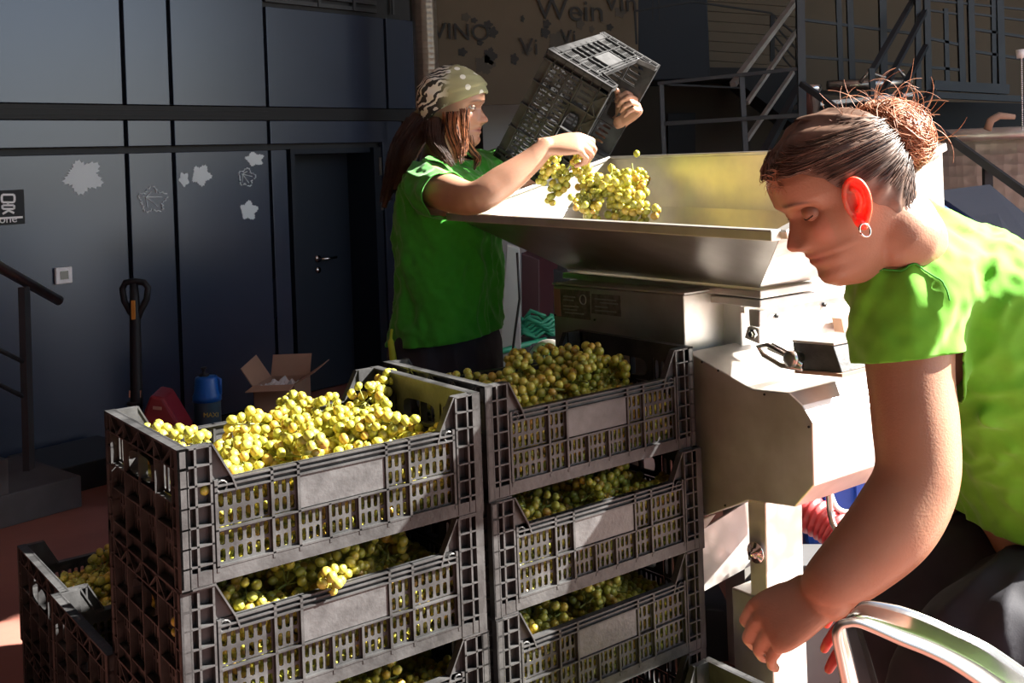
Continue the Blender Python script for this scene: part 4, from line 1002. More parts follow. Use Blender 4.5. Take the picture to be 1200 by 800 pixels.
def torso(mb, st, n=36, sub=6, ex=.9):
    """st: list of (centre, axisA, ra, axisB, rb); superellipse loft"""
    D = cat([list(c)+list(Vector(A).normalized()*ra)+list(Vector(B).normalized()*rb) for c, A, ra, B, rb in st], sub)
    V = []; m = len(D)
    for d in D:
        c, A, B = Vector(d[:3]), Vector(d[3:6]), Vector(d[6:9])
        for k in range(n):
            a = 2*PI*k/n; ca, sa = math.cos(a), math.sin(a)
            V.append(c+A*math.copysign(abs(ca)**ex, ca)+B*math.copysign(abs(sa)**ex, sa))
    Fc = [(i*n+k, i*n+(k+1) % n, (i+1)*n+(k+1) % n, (i+1)*n+k) for i in range(m-1) for k in range(n)]
    Fc += [tuple(range(n))[::-1], tuple((m-1)*n+k for k in range(n))]
    # orientation
    mb.add(V, Fc); return mb
# head profile in local space: x lateral, y forward, z up from chin (0) to crown (.225)
ZT = [-.012, 0, .012, .022, .032, .040, .046, .050, .055, .060, .068, .078, .09, .10, .112, .122, .132, .145, .16, .178, .195, .208, .218, .225]
FT = [.030, .062, .076, .0785, .0745, .0775, .0790, .0755, .0805, .0785, .0775, .079, .078, .0755, .0735, .0790, .0865, .0875, .0865, .079, .063, .043, .022, -.008]
BT = [-.03, -.035, -.042, -.050, -.058, -.064, -.068, -.070, -.073, -.076, -.080, -.084, -.089, -.093, -.097, -.099, -.100, -.100, -.098, -.091, -.077, -.060, -.040, -.012]
WT = [.018, .028, .036, .042, .047, .051, .053, .055, .057, .058, .060, .062, .065, .068, .0705, .072, .0735, .0745, .074, .069, .058, .045, .029, .002]
def head_point(th, z):
    f = np.interp(z, ZT, FT); b = np.interp(z, ZT, BT); w_ = np.interp(z, ZT, WT)
    c, s = math.cos(th), math.sin(th)            # th 0 = front
    mid = f*.25+b*.75+.02
    front = c > 0
    ex = .92
    y = mid+(f-mid if front else mid-b)*math.copysign(abs(c)**(.95 if front else .9), c)
    x = w_*math.copysign(abs(s)**(.85 if front else .9), s)
    if front:
        # nose
        N = np.interp(z, [.060, .066, .072, .079, .088, .10, .112, .122, .13], [0, .010, .021, .0245, .019, .0125, .007, .002, 0])
        wn = np.interp(z, [.06, .07, .08, .092, .112, .13], [.012, .0145, .012, .0085, .0075, .009])
        y += N*math.exp(-(x/wn)**2*.75)
        # nostril wings
        y += .006*math.exp(-((abs(x)-.0135)/.0045)**2-((z-.072)/.006)**2)
        # eye sockets, brows, cheeks, lips
        y -= .0105*math.exp(-((abs(x)-.032)/.014)**2-((z-.114)/.0095)**2)
        y += .0025*math.exp(-((abs(x)-.030)/.016)**2-((z-.132)/.006)**2)
        y += .005*math.exp(-((abs(x)-.042)/.014)**2-((z-.088)/.016)**2)
        y -= .004*math.exp(-((abs(x)-.030)/.008)**2-((z-.055)/.012)**2)
        y += .0022*math.exp(-(x/.017)**2)*(math.exp(-((z-.055)/.0035)**2)+math.exp(-((z-.044)/.004)**2))
        y -= .0028*math.exp(-(x/.020)**2-((z-.0497)/.0014)**2)
    return Vector((x, y, z))
def head_mesh(mb, R, o, s, nt_=120, nz=120):
    V = []; zs = np.concatenate([np.linspace(-.012, .14, int(nz*.75)), np.linspace(.1425, .2245, int(nz*.25))])
    for z in zs:
        for k in range(nt_):
            u = k/nt_*2-1; th = PI*(u*.55+.45*u**3)
            V.append(o+R@(head_point(th, z)*s))
    n = nt_; m = len(zs)
    Fc = [(i*n+k, i*n+(k+1) % n, (i+1)*n+(k+1) % n, (i+1)*n+k) for i in range(m-1) for k in range(n)]
    Fc += [tuple(range(n))[::-1], tuple((m-1)*n+k for k in range(n))]
    mb.add(V, Fc)
def ear_mesh(mb, R, o, s, side):
    """outer ear: rim, bowl and lobe"""
    c0 = Vector((side*.0705, EY, .102))
    def P(y, z, x): return o+R@((c0+Vector((side*x, y-.22*(z)*-1*-.3, z)))*s)
    rim = [(.006, -.012, .001), (.009, .0, .002), (.008, .016, .005), (.002, .029, .009), (-.007, .033, .014), (-.015, .026, .018), (-.018, .010, .019), (-.015, -.008, .016), (-.008, -.022, .011), (0, -.030, .007), (.005, -.026, .004), (.006, -.014, .002)]
    mb.tube([Vector(p) for p in cat([P(a, b, c) for a, b, c in rim], 4)], .0036*s, 8)
    inner = [(.0, -.010, .004), (-.008, .0, .008), (-.008, .014, .010), (-.002, .022, .008)]
    mb.tube([Vector(p) for p in cat([P(a, b, c+.002) for a, b, c in inner], 4)], .003*s, 8)
    n = 16; V = [P(-.006, 0, .0035)]; ring = cat([P(a, b, c-.001) for a, b, c in rim], 2); V += [Vector(p) for p in ring]
    k = len(ring); V += [v+R@Vector((-side*.004*s, 0, 0)) for v in V]
    Fc = [(0, i, i+1) for i in range(1, k)]+[(k+1, k+1+i+1, k+1+i) for i in range(1, k)]+[(i, i+k+1, i+k+2, i+1) for i in range(1, k)]
    mb.add(V, Fc)
    limb(mb, [P(.002, -.024, .006), P(.0, -.030, .006)], [.006*s, .0055*s], 10, 2)
def hand(mb, wrist, Fd, Bn, side, curls, s=1.0, spread=.06, thumb=((.6, .3), .5, .4), thr=1.0):
    """five separate fingers; Fd wrist->knuckles, Bn back of hand, side +1 left / -1 right"""
    Fd = Vector(Fd).normalized(); Bn = (Vector(Bn)-Fd*Vector(Bn).dot(Fd)).normalized(); T = Fd.cross(Bn)*side     # thumb side
    w_ = Vector(wrist)
    def P(f, t, b): return w_+(Fd*f+T*t+Bn*b)*s
    # palm
    st = [(P(-.02, 0, 0), T, .027*s, Bn, .020*s), (P(.015, .001, 0), T, .031*s, Bn, .018*s), (P(.05, .001, .001), T, .039*s, Bn, .0165*s), (P(.078, 0, .002), T, .0405*s, Bn, .0135*s), (P(.093, 0, .001), T, .036*s, Bn, .010*s)]
    torso(mb, st, 24, 4, .85)
    limb(mb, [P(.02, .020, -.006), P(.05, .031, -.010)], [.016*s, .013*s], 12, 3)
    bases = [(.088, .029), (.093, .0098), (.089, -.0096), (.080, -.0275)]
    lens = [(.043, .026, .021), (.047, .030, .022), (.043, .028, .021), (.035, .021, .019)]
    rads = [.0088, .0090, .0086, .0076]
    tips = []
    for i in range(4):
        c = curls[i] if hasattr(curls[i], '__len__') else (curls[i], curls[i]*.9, curls[i]*.6)
        f, t = bases[i]; p = P(f-.018, t*.96, .002); q = P(f, t, .002); a = 0; sp_ = (1.5-i)*spread
        pts = [p, q]; d = (Fd+T*sp_).normalized(); rr = [rads[i]*1.0, rads[i]*1.12]
        for j in range(3):
            a += c[j]; dd = (d*math.cos(a)-Bn*math.sin(a)).normalized(); q = q+dd*lens[i][j]*s
            if j < 2: pts.append(q-dd*.004*s); rr.append(rads[i]*(.97-.04*j))
            pts.append(q); rr.append(rads[i]*(1.0-.06*j) if j < 2 else rads[i]*.80)
        limb(mb, pts, [r_*s for r_ in rr], 12, 3); tips.append(q)
    (tf, tb), c1, c2 = thumb
    d = (Fd*math.cos(tf)+T*math.sin(tf)-Bn*tb).normalized(); b0 = P(.022, .026, -.006); p1 = b0+d*.040*s
    ax = d.cross(Bn).normalized()*side
    inw = (-Bn*.8-T*.5+Fd*.3).normalized()
    d2 = (d*math.cos(c1)+inw*math.sin(c1)).normalized(); p2 = p1+d2*.031*s; d3 = (d*math.cos(c1+c2)+inw*math.sin(c1+c2)).normalized(); p3 = p2+d3*.024*s
    limb(mb, [b0, p1, p2, p3], [.0145*s, .0112*s, .0102*s*thr, .0085*s], 12, 4)
    return tips
def tint(me, base, R, o, s, lipc=(.36, .11, .09), extra=None):
    co = getco(me); n = len(co); Ri = np.array(R.inverted()); loc = ((co-np.array(o))@Ri.T)/s
    c = np.tile(np.array([*base, 1.0]), (n, 1)); x, y, z = loc.T
    def mix(wt_, colr): 
        wt_ = np.clip(wt_, 0, 1)[:, None]; c[:, :3] = c[:, :3]*(1-wt_)+np.array(colr)*wt_
    fr = (y > .05)
    curve = .0497+.0*x
    lips = np.exp(-(np.abs(x)/.022)**4)*np.exp(-(np.abs(z-.0497)/.0078)**4)*fr; mix(lips*.85, lipc)
    mix(.7*np.exp(-(np.abs(x)/.024)**6)*np.exp(-((z-.0497)/.0012)**2)*fr, (.12, .03, .03))
    brow = np.exp(-((z-(.1345-18*(np.abs(x)-.030)**2*(np.abs(x) > .03)+.0))/.0030)**2)*np.exp(-((np.abs(x)-.032)/.017)**6)*fr; mix(brow*.9, (.045, .022, .015))
    mix(.28*np.exp(-((np.abs(x)-.045)/.016)**2-((z-.085)/.018)**2)*fr, (.55, .17, .12))
    mix(.45*np.exp(-((np.abs(x)-.032)/.016)**2-((z-.113)/.008)**2)*fr, (.22, .09, .06))
    mix(.55*np.exp(-((np.abs(x)-.008)/.0035)**2-((z-.0685)/.003)**2)*fr, (.12, .03, .02))
    mix(.3*np.exp(-(x/.012)**2-((z-.078)/.012)**2)*(y > .09), (.55, .17, .12))
    if extra is not None: extra(loc, co, mix)
    at_ = me.color_attributes.new('tint', 'FLOAT_COLOR', 'POINT'); at_.data.foreach_set('color', c.ravel())
def frame_R(fwd, up):
    f = Vector(fwd).normalized(); u = (Vector(up)-f*Vector(up).dot(f)).normalized(); r = f.cross(u)
    return Matrix((r, f, u)).transposed()      # x lateral(right), y forward, z up
def wrinkle(me, amp, freq, dirs, seed, mask=None):
    co = getco(me); no = getno(me); d = np.zeros(len(co)); ax = [Vector(a) for a in dirs]
    for i, p in enumerate(co):
        v = Vector(p); q = Vector((v.dot(ax[0])*freq*.35, v.dot(ax[1])*freq, v.dot(ax[2])*freq))+Vector((seed, 0, 0))
        k = noise.noise(q+noise.noise_vector(q*.5)*.8)
        d[i] = (1-abs(k)*2.6)*.9-.35+.4*noise.noise(v*freq*2.3)
    if mask is not None: d *= mask(co)
    setco(me, co+no*(d*amp)[:, None])
def finish(name, me, m, root, smooth=True):
    me.materials.clear(); me.materials.append(m); me.polygons.foreach_set('use_smooth', [True]*len(me.polygons))
    me.name = name; o = bpy.data.objects.new(name, me); COL.objects.link(o); return keep(o, root)
def strands(name, paths, r, m, root, res=0):
    cu = bpy.data.curves.new(name, 'CURVE'); cu.dimensions = '3D'; cu.bevel_depth = r; cu.bevel_resolution = res; cu.resolution_u = 2
    for P in paths:
        sp_ = cu.splines.new('POLY'); sp_.points.add(len(P)-1)
        for i, p in enumerate(P):
            sp_.points[i].co = (*p, 1); t_ = i/(len(P)-1); sp_.points[i].radius = (1-.7*t_)*(.5+min(1, t_*6)*.5)
    o = bpy.data.objects.new(name, cu); COL.objects.link(o); dg = bpy.context.evaluated_depsgraph_get(); me = bpy.data.meshes.new_from_object(o.evaluated_get(dg)); bpy.data.objects.remove(o)
    me.materials.clear(); o = link(name, me, m, None, True); o['kind'] = 'stuff'
    return keep(o, root) if root.type == 'EMPTY' else sub(o, root)
def eyeball(R, o, s, side, root, lid=.0, look=(0, 1, 0), skinm=None, off=(0, 0, 0), lidc=(.27, .135, .085)):
    c = o+R@((Vector((side*.031, .0585, .1135))+Vector(off))*s); r = .0122*s
    V = [c+R@(v.normalized()*r) for v in IV3]; eo = keep(MB().add(V, IF3).build('eye', M['eyewhite'], smooth=True), root)
    d = (R@Vector(look)).normalized(); q = d.to_track_quat('Z', 'Y').to_matrix()
    prof = [(.0056*s, r*.885), (.0045*s, r*.93), (.002*s, r*.99), (.0003*s, r*1.01)]
    sub(MB().lathe(prof, 16, q, c).build('iris', M['iris'], smooth=True), eo)
    # upper and lower lids as skin shells, lash line
    def shell(z0, z1, name):
        V = []; Fc = []; nu, nv = 20, 8
        for j in range(nv+1):
            el = z0+(z1-z0)*j/nv
            for i in range(nu+1):
                az = (-1.35+2.7*i/nu)*(1.9 if lid < -.4 else 1); edge = math.cos(az*1.05)
                e2 = el if (j not in (0,)) else el
                e = el if lid < -.4 else (el*(.35+.65*edge) if name == 'u' else el*(.5+.5*edge))
                V.append(c+R@(Vector((math.sin(az)*math.cos(e), math.cos(az)*math.cos(e), math.sin(e)))*(r*1.07)))
        Fc = [(j*(nu+1)+i, j*(nu+1)+i+1, (j+1)*(nu+1)+i+1, (j+1)*(nu+1)+i) for j in range(nv) for i in range(nu)]
        return V, Fc
    for nm, a, b in (('u', lid, 1.35), ('l', -.42 if lid > -.3 else lid-.03, -1.3)):
        V, Fc = shell(a, b, nm); o_ = MB().add(V, Fc).build('eyelid', skinm, smooth=True)
        ca = o_.data.color_attributes.new('tint', 'FLOAT_COLOR', 'POINT'); ca.data.foreach_set('color', list((*lidc, 1))*len(V)); sub(o_, eo)
    az = [-1.2+2.4*i/12 for i in range(13)]
    keep(MB().tube([c+R@(Vector((math.sin(a)*math.cos(lid*(.35+.65*math.cos(a*1.05))), math.cos(a)*math.cos(lid*(.35+.65*math.cos(a*1.05))), math.sin(lid*(.35+.65*math.cos(a*1.05)))))*(r*1.12)) for a in az], .0008*s, 6).build('eyelashes', M['brow'], smooth=True), root)
IV3, IF3 = ico(1, 3, 1)
X_, Y_ = Vector((1, 0, 0)), Vector((0, 1, 0))

EY = .018
# ================= woman 2: bent over at the right, green T-shirt, bun =================
w2 = empty('person', Vector((.75, 1.5, 0)), 0, 'woman in light green T-shirt with messy bun bending down at right', 'person')
s2 = .93
yaw2 = math.radians(7)
f2 = Vector((-.907*math.cos(yaw2), -math.sin(yaw2), -.42)); u2 = Vector((-.42, 0, .907))
R2 = frame_R(f2, u2)
o2 = at(921, 293, 1.385) - R2@(Vector((0, .1045, .078))*s2)
def H2(x, y, z): return o2+R2@(Vector((x, y, z))*s2)
neckb = at(1068, 268, 1.50)
sp_ax = (at(1215, 560, 1.56)-neckb).normalized(); perp = Vector((-sp_ax.z, 0, sp_ax.x)).normalized()     # in-plane, points up-right/back
if perp.z < 0: perp = -perp
shL = at(1066, 345, 1.42)      # near shoulder
elb = at(1074, 560, 1.36); wri = at(970, 697, 1.33)
b = MB()
head_mesh(b, R2, o2, s2)
limb(b, [H2(0, -.035, .055), H2(0, -.055, .01), neckb+Vector((-.02, 0, .0)), neckb+sp_ax*.05], [.053, .052, .060, .075], 28)
def tor2(g, ex=.88):
    st = []
    for (u, v, Y, d, w_) in ((1075, 285, 1.53, .06, .075), (1098, 318, 1.54, .088, .145), (1130, 375, 1.56, .108, .168), (1172, 450, 1.57, .112, .160), (1212, 540, 1.58, .105, .145), (1240, 620, 1.58, .115, .160), (1252, 690, 1.58, .12, .172)):
        st.append((at(u, v, Y), perp, d+g, Y_, w_+g))
    return st
torso(b, tor2(0))
limb(b, [at(1095, 330, 1.49), shL, at(1066, 430, 1.395), at(1073, 500, 1.375), elb, at(1048, 612, 1.35), at(1008, 655, 1.34), at(975, 684, 1.33), wri],
     [.065, .064, .055, .0535, .0515, .0525, .045, .036, .031], 28)
# far arm reaching down behind the first
shR = at(1090, 345, 1.68)
limb(b, [shR, at(1090, 470, 1.72), at(1100, 590, 1.72), at(1075, 655, 1.72), at(1050, 692, 1.72)], [.058, .05, .043, .036, .028], 20)
# legs
for dy, off in ((-.09, 0), (.09, .03)):
    limb(b, [at(1240, 700, 1.56)+Y_*dy, at(1130, 745, 1.52)+Y_*dy+Vector((off, 0, 0)), at(1075, 830, 1.52)+Y_*dy, at(1120, 1030, 1.55)+Y_*dy, Vector((.72, 1.55+dy, .09)), ], [.095, .085, .062, .052, .04], 20)
    limb(b, [Vector((.74, 1.55+dy, .05)), Vector((.62, 1.55+dy, .045)), Vector((.52, 1.55+dy, .035))], [.045, .045, .032], 14)
hand(b, wri, (-.86, .05, -.42), (-.34, -.70, .62), 1, [(1.0, .65, .3), (1.0, .6, .3), (1.0, .55, .3), (.9, .45, .3)], .96, .05, thumb=((.35, .75), .4, .3))
me = remesh(b, .0026)
def hw(co):
    loc = ((co-np.array(o2))@np.array(R2.inverted()).T)/s2; f = (loc[:, 1] > .03)&(loc[:, 2] > -.01)&(np.abs(loc[:, 0]) < .09)&(loc[:, 1] < .13)
    d = np.linalg.norm(co-np.array(wri+Vector((-.07, 0, -.04))), axis=1)
    return np.where(f, .10, np.where(d < .13, .15, 1.0))
relax(me, 14, hw)
def ex2(loc, co, mix):
    e = np.array(elb+Vector((.02, -.05, .0))); d = np.linalg.norm(co-e, axis=1); mix(.35*np.exp(-(d/.02)**2), (.20, .07, .04))
tint(me, SK2, R2, o2, s2, extra=ex2)
body2 = finish('body', me, M['skin2'], w2)
b = MB(); 
ear_mesh(b, R2, o2, s2, -1 if (R2@Vector((1, 0, 0))).y > 0 else 1)
sd2 = -1 if (R2@Vector((1, 0, 0))).y > 0 else 1
finish('ear', remesh(b, .0011), M['ear'], w2)
q = sd2*.080
keep(MB().tube([H2(q+sd2*.004, .024+.007*math.cos(a), .068+.009*math.sin(a)) for a in [k*PI/8 for k in range(17)]], .0013, 8).build('earring', M['earring'], smooth=True), w2)
for sd_ in (-1, 1): eyeball(R2, o2, s2, sd_, w2, lid=-.50, look=(0, .3, -.95), skinm=M['skin2'])
# bare far hand just visible, coloured red as if backlit
b = MB(); hand(b, at(1056, 675, 1.72), (-.75, 0, -.66), (-.3, -.7, .6), -1, [.3, .3, .35, .4], 1.05, .08)
me = remesh(b, .0026); relax(me, 3); finish('backlit_hand', me, M['redhand'], w2)
# T-shirt
b = MB(); torso(b, tor2(.014)[0:1]+tor2(.02)[1:], ex=.86)
limb(b, [at(1035, 268, 1.50), at(1062, 292, 1.50), at(1100, 330, 1.50)], [.066, .078, .10], 28); limb(b, [at(1034, 300, 1.47), at(1050, 325, 1.44), at(1064, 345, 1.43)], [.040, .056, .074], 24)
st = tor2(.02); limb(b, [at(1120, 330, 1.50), at(1072, 340, 1.43), at(1062, 380, 1.41), at(1066, 440, 1.40)], [.088, .084, .074, .070], 28)
limb(b, [at(1120, 335, 1.62), at(1095, 350, 1.68), at(1095, 440, 1.72)], [.085, .075, .068], 24)
me = remesh(b, .0042); relax(me, 10)
slv = at(1063, 417, 1.40); sdir = (at(1066, 440, 1.40)-at(1062, 370, 1.41)).normalized(); sdir = (sdir+Vector((0.13, 0, 0))).normalized()
nk = neckb+sp_ax*-.0; 
hem = at(1180, 606, 1.57)
NKP = at(1017, 285, 1.42); NKN = Vector((-.80, 0, .60))
def sh2cut(c):
    ax_ = (c-np.array(slv))@np.array(sdir); rad_ = np.linalg.norm(c-np.array(slv)-ax_[:, None]*np.array(sdir), axis=1); a = (ax_ > 0)&(ax_ < .12)&(rad_ < .085)&(c[:, 1] < 1.50)&(c[:, 0] < at(1117, 440, 1.41).x)
    n_ = ((c-np.array(NKP))@np.array(NKN) > 0)&(np.linalg.norm(c-np.array(NKP), axis=1) < .20)&(c[:, 2] > shL.z)
    h_ = (c[:, 2] < hem.z+.0)&(c[:, 0] > .45)
    return a|n_|h_
wrinkle(me, .0065, 24, [(.55, 0, .83), (.83, 0, -.55), (0, 1, 0)], 3)
# deep folds: from the armpit up over the back, across the side, and a gathered band at the hem
co = getco(me); no = getno(me); d = np.zeros(len(co))
def fold(p, q, wd, am):
    global d
    p = np.array(p); q = np.array(q); ab = q-p; t = np.clip(((co-p)@ab)/(ab@ab), 0, 1); dist = np.linalg.norm(co-(p+t[:, None]*ab), axis=1)
    d += am*np.exp(-(dist/wd)**2)*np.sin(np.pi*np.clip(t, .08, .92))
for (a, b_, wd, am) in [((1110, 410), (1150, 330), .012, .012), ((1120, 430), (1190, 360), .013, .014), ((1118, 470), (1200, 400), .010, -.012), ((1120, 520), (1200, 440), .014, .013), ((1112, 380), (1122, 330), .008, -.012),
                        ((1020, 350), (1100, 395), .009, .007), ((1015, 385), (1105, 405), .008, -.006), ((1030, 330), (1095, 370), .009, .007), ((1125, 590), (1210, 600), .010, .010), ((1130, 540), (1200, 580), .009, .009), ((1128, 500), (1190, 545), .008, -.008), ((1120, 560), (1200, 520), .009, .009), ((1125, 480), (1150, 560), .008, .008),
    ((1118, 440), (1195, 375), .008, .010), ((1122, 455), (1200, 420), .007, .009), ((1118, 400), (1165, 335), .007, .009), ((1130, 350), (1200, 330), .008, .006), ((1122, 545), (1205, 555), .007, .008), ((1128, 575), (1205, 585), .006, .009), ((1140, 490), (1205, 500), .008, .007), ((1010, 365), (1090, 380), .006, .006), ((1020, 400), (1110, 395), .006, .006), ((1050, 320), (1105, 390), .007, .007), ((1080, 315), (1110, 400), .006, .009)]:
    pa_ = at(*a, 1.40 if a[0] < 1112 and a[1] < 410 else 1.41); pb_ = at(*b_, 1.39 if b_[0] < 1112 else 1.42); fold(pa_, pb_, wd*.75, am*1.2)
setco(me, co+no*d[:, None]); relax(me, 2)
cut(me, sh2cut, [(slv, sdir), (NKP, NKN), (Vector((0, 0, hem.z)), Z_)])
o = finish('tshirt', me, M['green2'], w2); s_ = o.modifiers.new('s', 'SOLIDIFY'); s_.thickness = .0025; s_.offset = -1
# seams on the shoulder and sleeve hem
def proj_ring(me_obj, pts, r, name, m, root, off=.0018):
    from mathutils.bvhtree import BVHTree
    bv = BVHTree.FromPolygons([v.co for v in me_obj.data.vertices], [tuple(p.vertices) for p in me_obj.data.polygons])
    out = []
    for p in pts:
        loc, nn2, i, dd2 = bv.find_nearest(p); out.append(loc+nn2*off*0+Vector((0, -off, 0)))
    return keep(MB().tube(out, r, 6).build(name, m, smooth=True), root)
seam = [at(u, v, 1.34) for u, v in ((1008, 305), (1030, 300), (1060, 299), (1085, 306), (1100, 318), (1110, 335), (1113, 352))]
proj_ring(o, [Vector(p) for p in cat(seam, 6)], .0012, 'shoulder_seam', M['green1'], w2)
# trousers
b = MB()
pw = [(at(1228, 600, 1.58), perp, .122, Y_, .172), (at(1245, 650, 1.58), perp, .132, Y_, .182), (at(1240, 720, 1.58), Vector((.7, 0, .7)), .135, Y_, .19)]
torso(b, pw)
for dy, off in ((-.09, 0), (.09, .03)):
    limb(b, [at(1235, 700, 1.56)+Y_*dy, at(1135, 742, 1.52)+Y_*dy+Vector((off, 0, 0)), at(1080, 830, 1.52)+Y_*dy, at(1120, 1030, 1.55)+Y_*dy, Vector((.72, 1.55+dy, .12)), ], [.125, .110, .085, .075, .065], 24)
me = remesh(b, .006); relax(me, 8); wrinkle(me, .007, 12, [(.5, 0, .85), (.85, 0, -.5), (0, 1, 0)], 8)
cut(me, lambda c: c[:, 2] < .05)
finish('trousers', me, M['pants'], w2)
for dy in (-.09, .09):
    b = MB(); limb(b, [Vector((.76, 1.55+dy, .055)), Vector((.64, 1.55+dy, .05)), Vector((.50, 1.55+dy, .04))], [.05, .052, .038], 16)
    b.v = [(x, y, max(0.0, z)) for x, y, z in b.v]; keep(b.build('shoe', M['cable'], smooth=True), w2)
# hair: cap following the skull with combed ridges, bun, strands
def skull(x, y, z):  # surface point for a direction from the skull centre
    pass
rh_ = random.Random(5)
bunc = at(1041, 163, 1.40); bl = R2.inverted()@(bunc-o2)/s2
def surf(th, z, off): 
    p = head_point(th, z); c = Vector((0, -.01, .12)); n_ = (p-c).normalized(); return p+n_*off
def hairline(z):     # limit angle from the back (th=pi) for a height z
    return np.interp(z, [.02, .05, .085, .12, .15, .168, .18, .2, .2245], [2.35, 2.05, 1.50, 1.15, 1.0, .75, .0, .0, .0])
V = []; Fc = []; nz_, nt2 = 60, 90
for j in range(nz_+1):
    z = .02+(.2245-.02)*j/nz_; h0 = hairline(z)
    for i in range(nt2+1):
        th = h0+(2*PI-2*h0)*i/nt2; p = head_point(th if th <= PI else th-2*PI, z)
        n_ = (p-Vector((0, -.01, .12))).normalized(); ed = min(i, nt2-i)/nt2; edz = min(1, j/6)
        dirb = (p-bl); ang = math.atan2(dirb.z, dirb.y)*22+p.x*60
        k = .0045+.0022*math.sin(ang)+.002*noise.noise(Vector((ang*.6, p.x*40, 0)))
        V.append(o2+R2@((p+n_*k*min(1, ed*14+.15)*edz)*s2))
Fc = [(j*(nt2+1)+i, j*(nt2+1)+i+1, (j+1)*(nt2+1)+i+1, (j+1)*(nt2+1)+i) for j in range(nz_) for i in range(nt2)]
Fc.append(tuple(nz_*(nt2+1)+i for i in range(nt2+1)))
cap_ = keep(MB().add(V, Fc).build('hair_cap', M['hair_head'], smooth=True), w2)
paths = []
for k in range(1500):
    z = rh_.uniform(.03, .205); h0 = hairline(z); th = h0+rh_.uniform(.0, .5 if rh_.random() < .6 else 1.6)*rh_.choice((1,)); 
    if rh_.random() < .5: th = 2*PI-th
    p0_ = head_point(th if th <= PI else th-2*PI, z); P = []; wob = rh_.uniform(-.003, .003)
    for t_ in [i/9 for i in range(10)]:
        q_ = p0_.lerp(bl, t_); c = Vector((0, -.01, .12)); dd_ = (q_-c)
        # push to the skull surface
        zz = min(.222, max(.0, q_.z)); th_ = math.atan2(q_.x, q_.y-(-.0)); sp2 = head_point(math.copysign(min(PI, abs(th_)), th_), zz)
        rad_s = (Vector((sp2.x, sp2.y))-Vector((0, 0))).length; rad_q = math.hypot(q_.x, q_.y)
        if rad_q < rad_s and t_ < .97: q_ = Vector((sp2.x, sp2.y, zz))
        n_ = (q_-c).normalized(); P.append(o2+R2@((q_+n_*(.0058+.003*math.sin(t_*7+k)*.5+wob*.4+(.004*math.sin(t_*PI) if k % 9 == 0 else 0)))*s2))
    paths.append(P)
strands('hair_strands', paths[:1100], .00075, M['hair_head'], cap_)
strands('hair_strands', paths[1100:], .0007, M['hair_brown'], cap_)
# bun
b = MB(); V = []
for v in IV3:
    n_ = v.normalized(); k = .049*(1+.16*noise.noise(n_*3)+.05*math.sin(n_.dot(Vector((1, .3, .7)))*22)); V.append(bunc+Vector((n_.x*k*1.08, n_.y*k*.9, n_.z*k*.95)))
b.add(V, IF3); bun_ = keep(b.build('hair_bun', M['hair_red'], smooth=True), w2)
paths = []
for k in range(900):
    ax = Vector((rh_.gauss(.5, .35), rh_.gauss(-.5, .4), rh_.gauss(.5, .4))).normalized(); a0 = rh_.uniform(0, 2*PI); x_ = ax.orthogonal().normalized(); y_ = ax.cross(x_); tilt = rh_.uniform(-.8, .8); rr_ = .050*rh_.uniform(.97, 1.10); ln = rh_.uniform(1.5, 3.2)
    P = []
    for i in range(12):
        a = a0+ln*i/11; d_ = (x_*math.cos(a)+y_*math.sin(a)+ax*tilt).normalized(); d_ = Vector((d_.x*1.08, d_.y*.92, d_.z*.95)); P.append(bunc+d_*(rr_+.002*math.sin(i+k)))
    paths.append(P)
strands('bun_strands', paths, .0009, M['hair_red'], bun_)
paths = []
for k in range(110):     # flyaways around the bun
    a = rh_.uniform(-.5, 3.6); d_ = Vector((math.cos(a), rh_.uniform(-.4, .4), math.sin(a))).normalized(); p = bunc+d_*.040; P = [p]; cur = rh_.uniform(-1, 1); v_ = d_.copy(); L_ = rh_.uniform(.003, .0075)
    for i in range(10):
        v_ = (v_+Vector((v_.z, 0, -v_.x))*cur*.45+Vector((0, 0, -.05))).normalized(); p = p+v_*L_; P.append(p.copy())
    paths.append(P)
for k in range(200):     # small curls on the crown
    u_ = rh_.uniform(905, 1010); v0 = 205-(u_-900)*.75+12 if u_ < 985 else 140; p = at(u_, v0+rh_.uniform(-4, 20), 1.36); d_ = Vector((-.5, -.2, .8)).normalized(); P = [p]; cur = rh_.uniform(-1.2, 1.2); v_ = d_
    for i in range(8):
        v_ = (v_+Vector((v_.z, 0, -v_.x))*cur*.5).normalized(); p = p+v_*.0028; P.append(p.copy())
    paths.append(P)
strands('flyaway_hair', paths, .0006, M['hair_red'], w2)

EY = 0
# ================= woman 1: holding the crate, bandana =================
w1 = empty('person', Vector((-.2, 3.2, 0)), 0, 'woman with olive bandana and long dark hair emptying a crate', 'person')
s1 = 1.0; f1 = Vector((.965, -.25, -.06)); R1 = frame_R(f1, Vector((0, 0, 1)))
o1 = at(573, 141, 3.16)-R1@(Vector((0, .1045, .078))*s1)
def H1(x, y, z): return o1+R1@(Vector((x, y, z))*s1)
b = MB(); head_mesh(b, R1, o1, s1)
nb1 = at(512, 196, 3.22)
limb(b, [H1(0, -.03, .06), H1(0, -.04, .01), nb1+Vector((.005, 0, .01)), nb1-Z_*.04], [.052, .052, .058, .075], 24)
fx = Vector((.95, -.3, 0)); sx_ = Vector((.3, .95, 0))
def tor1(g):
    out = []
    for (u, v, Y, d_, w_) in ((514, 196, 3.22, .062, .085), (520, 212, 3.22, .095, .165), (524, 250, 3.20, .120, .178), (527, 300, 3.20, .128, .170), (527, 345, 3.20, .128, .160), (524, 388, 3.2, .138, .172), (520, 430, 3.2, .148, .185), (519, 460, 3.2, .145, .185)):
        out.append((at(u, v, Y), fx, d_+g, sx_, w_+g))
    return out
torso(b, tor1(0))
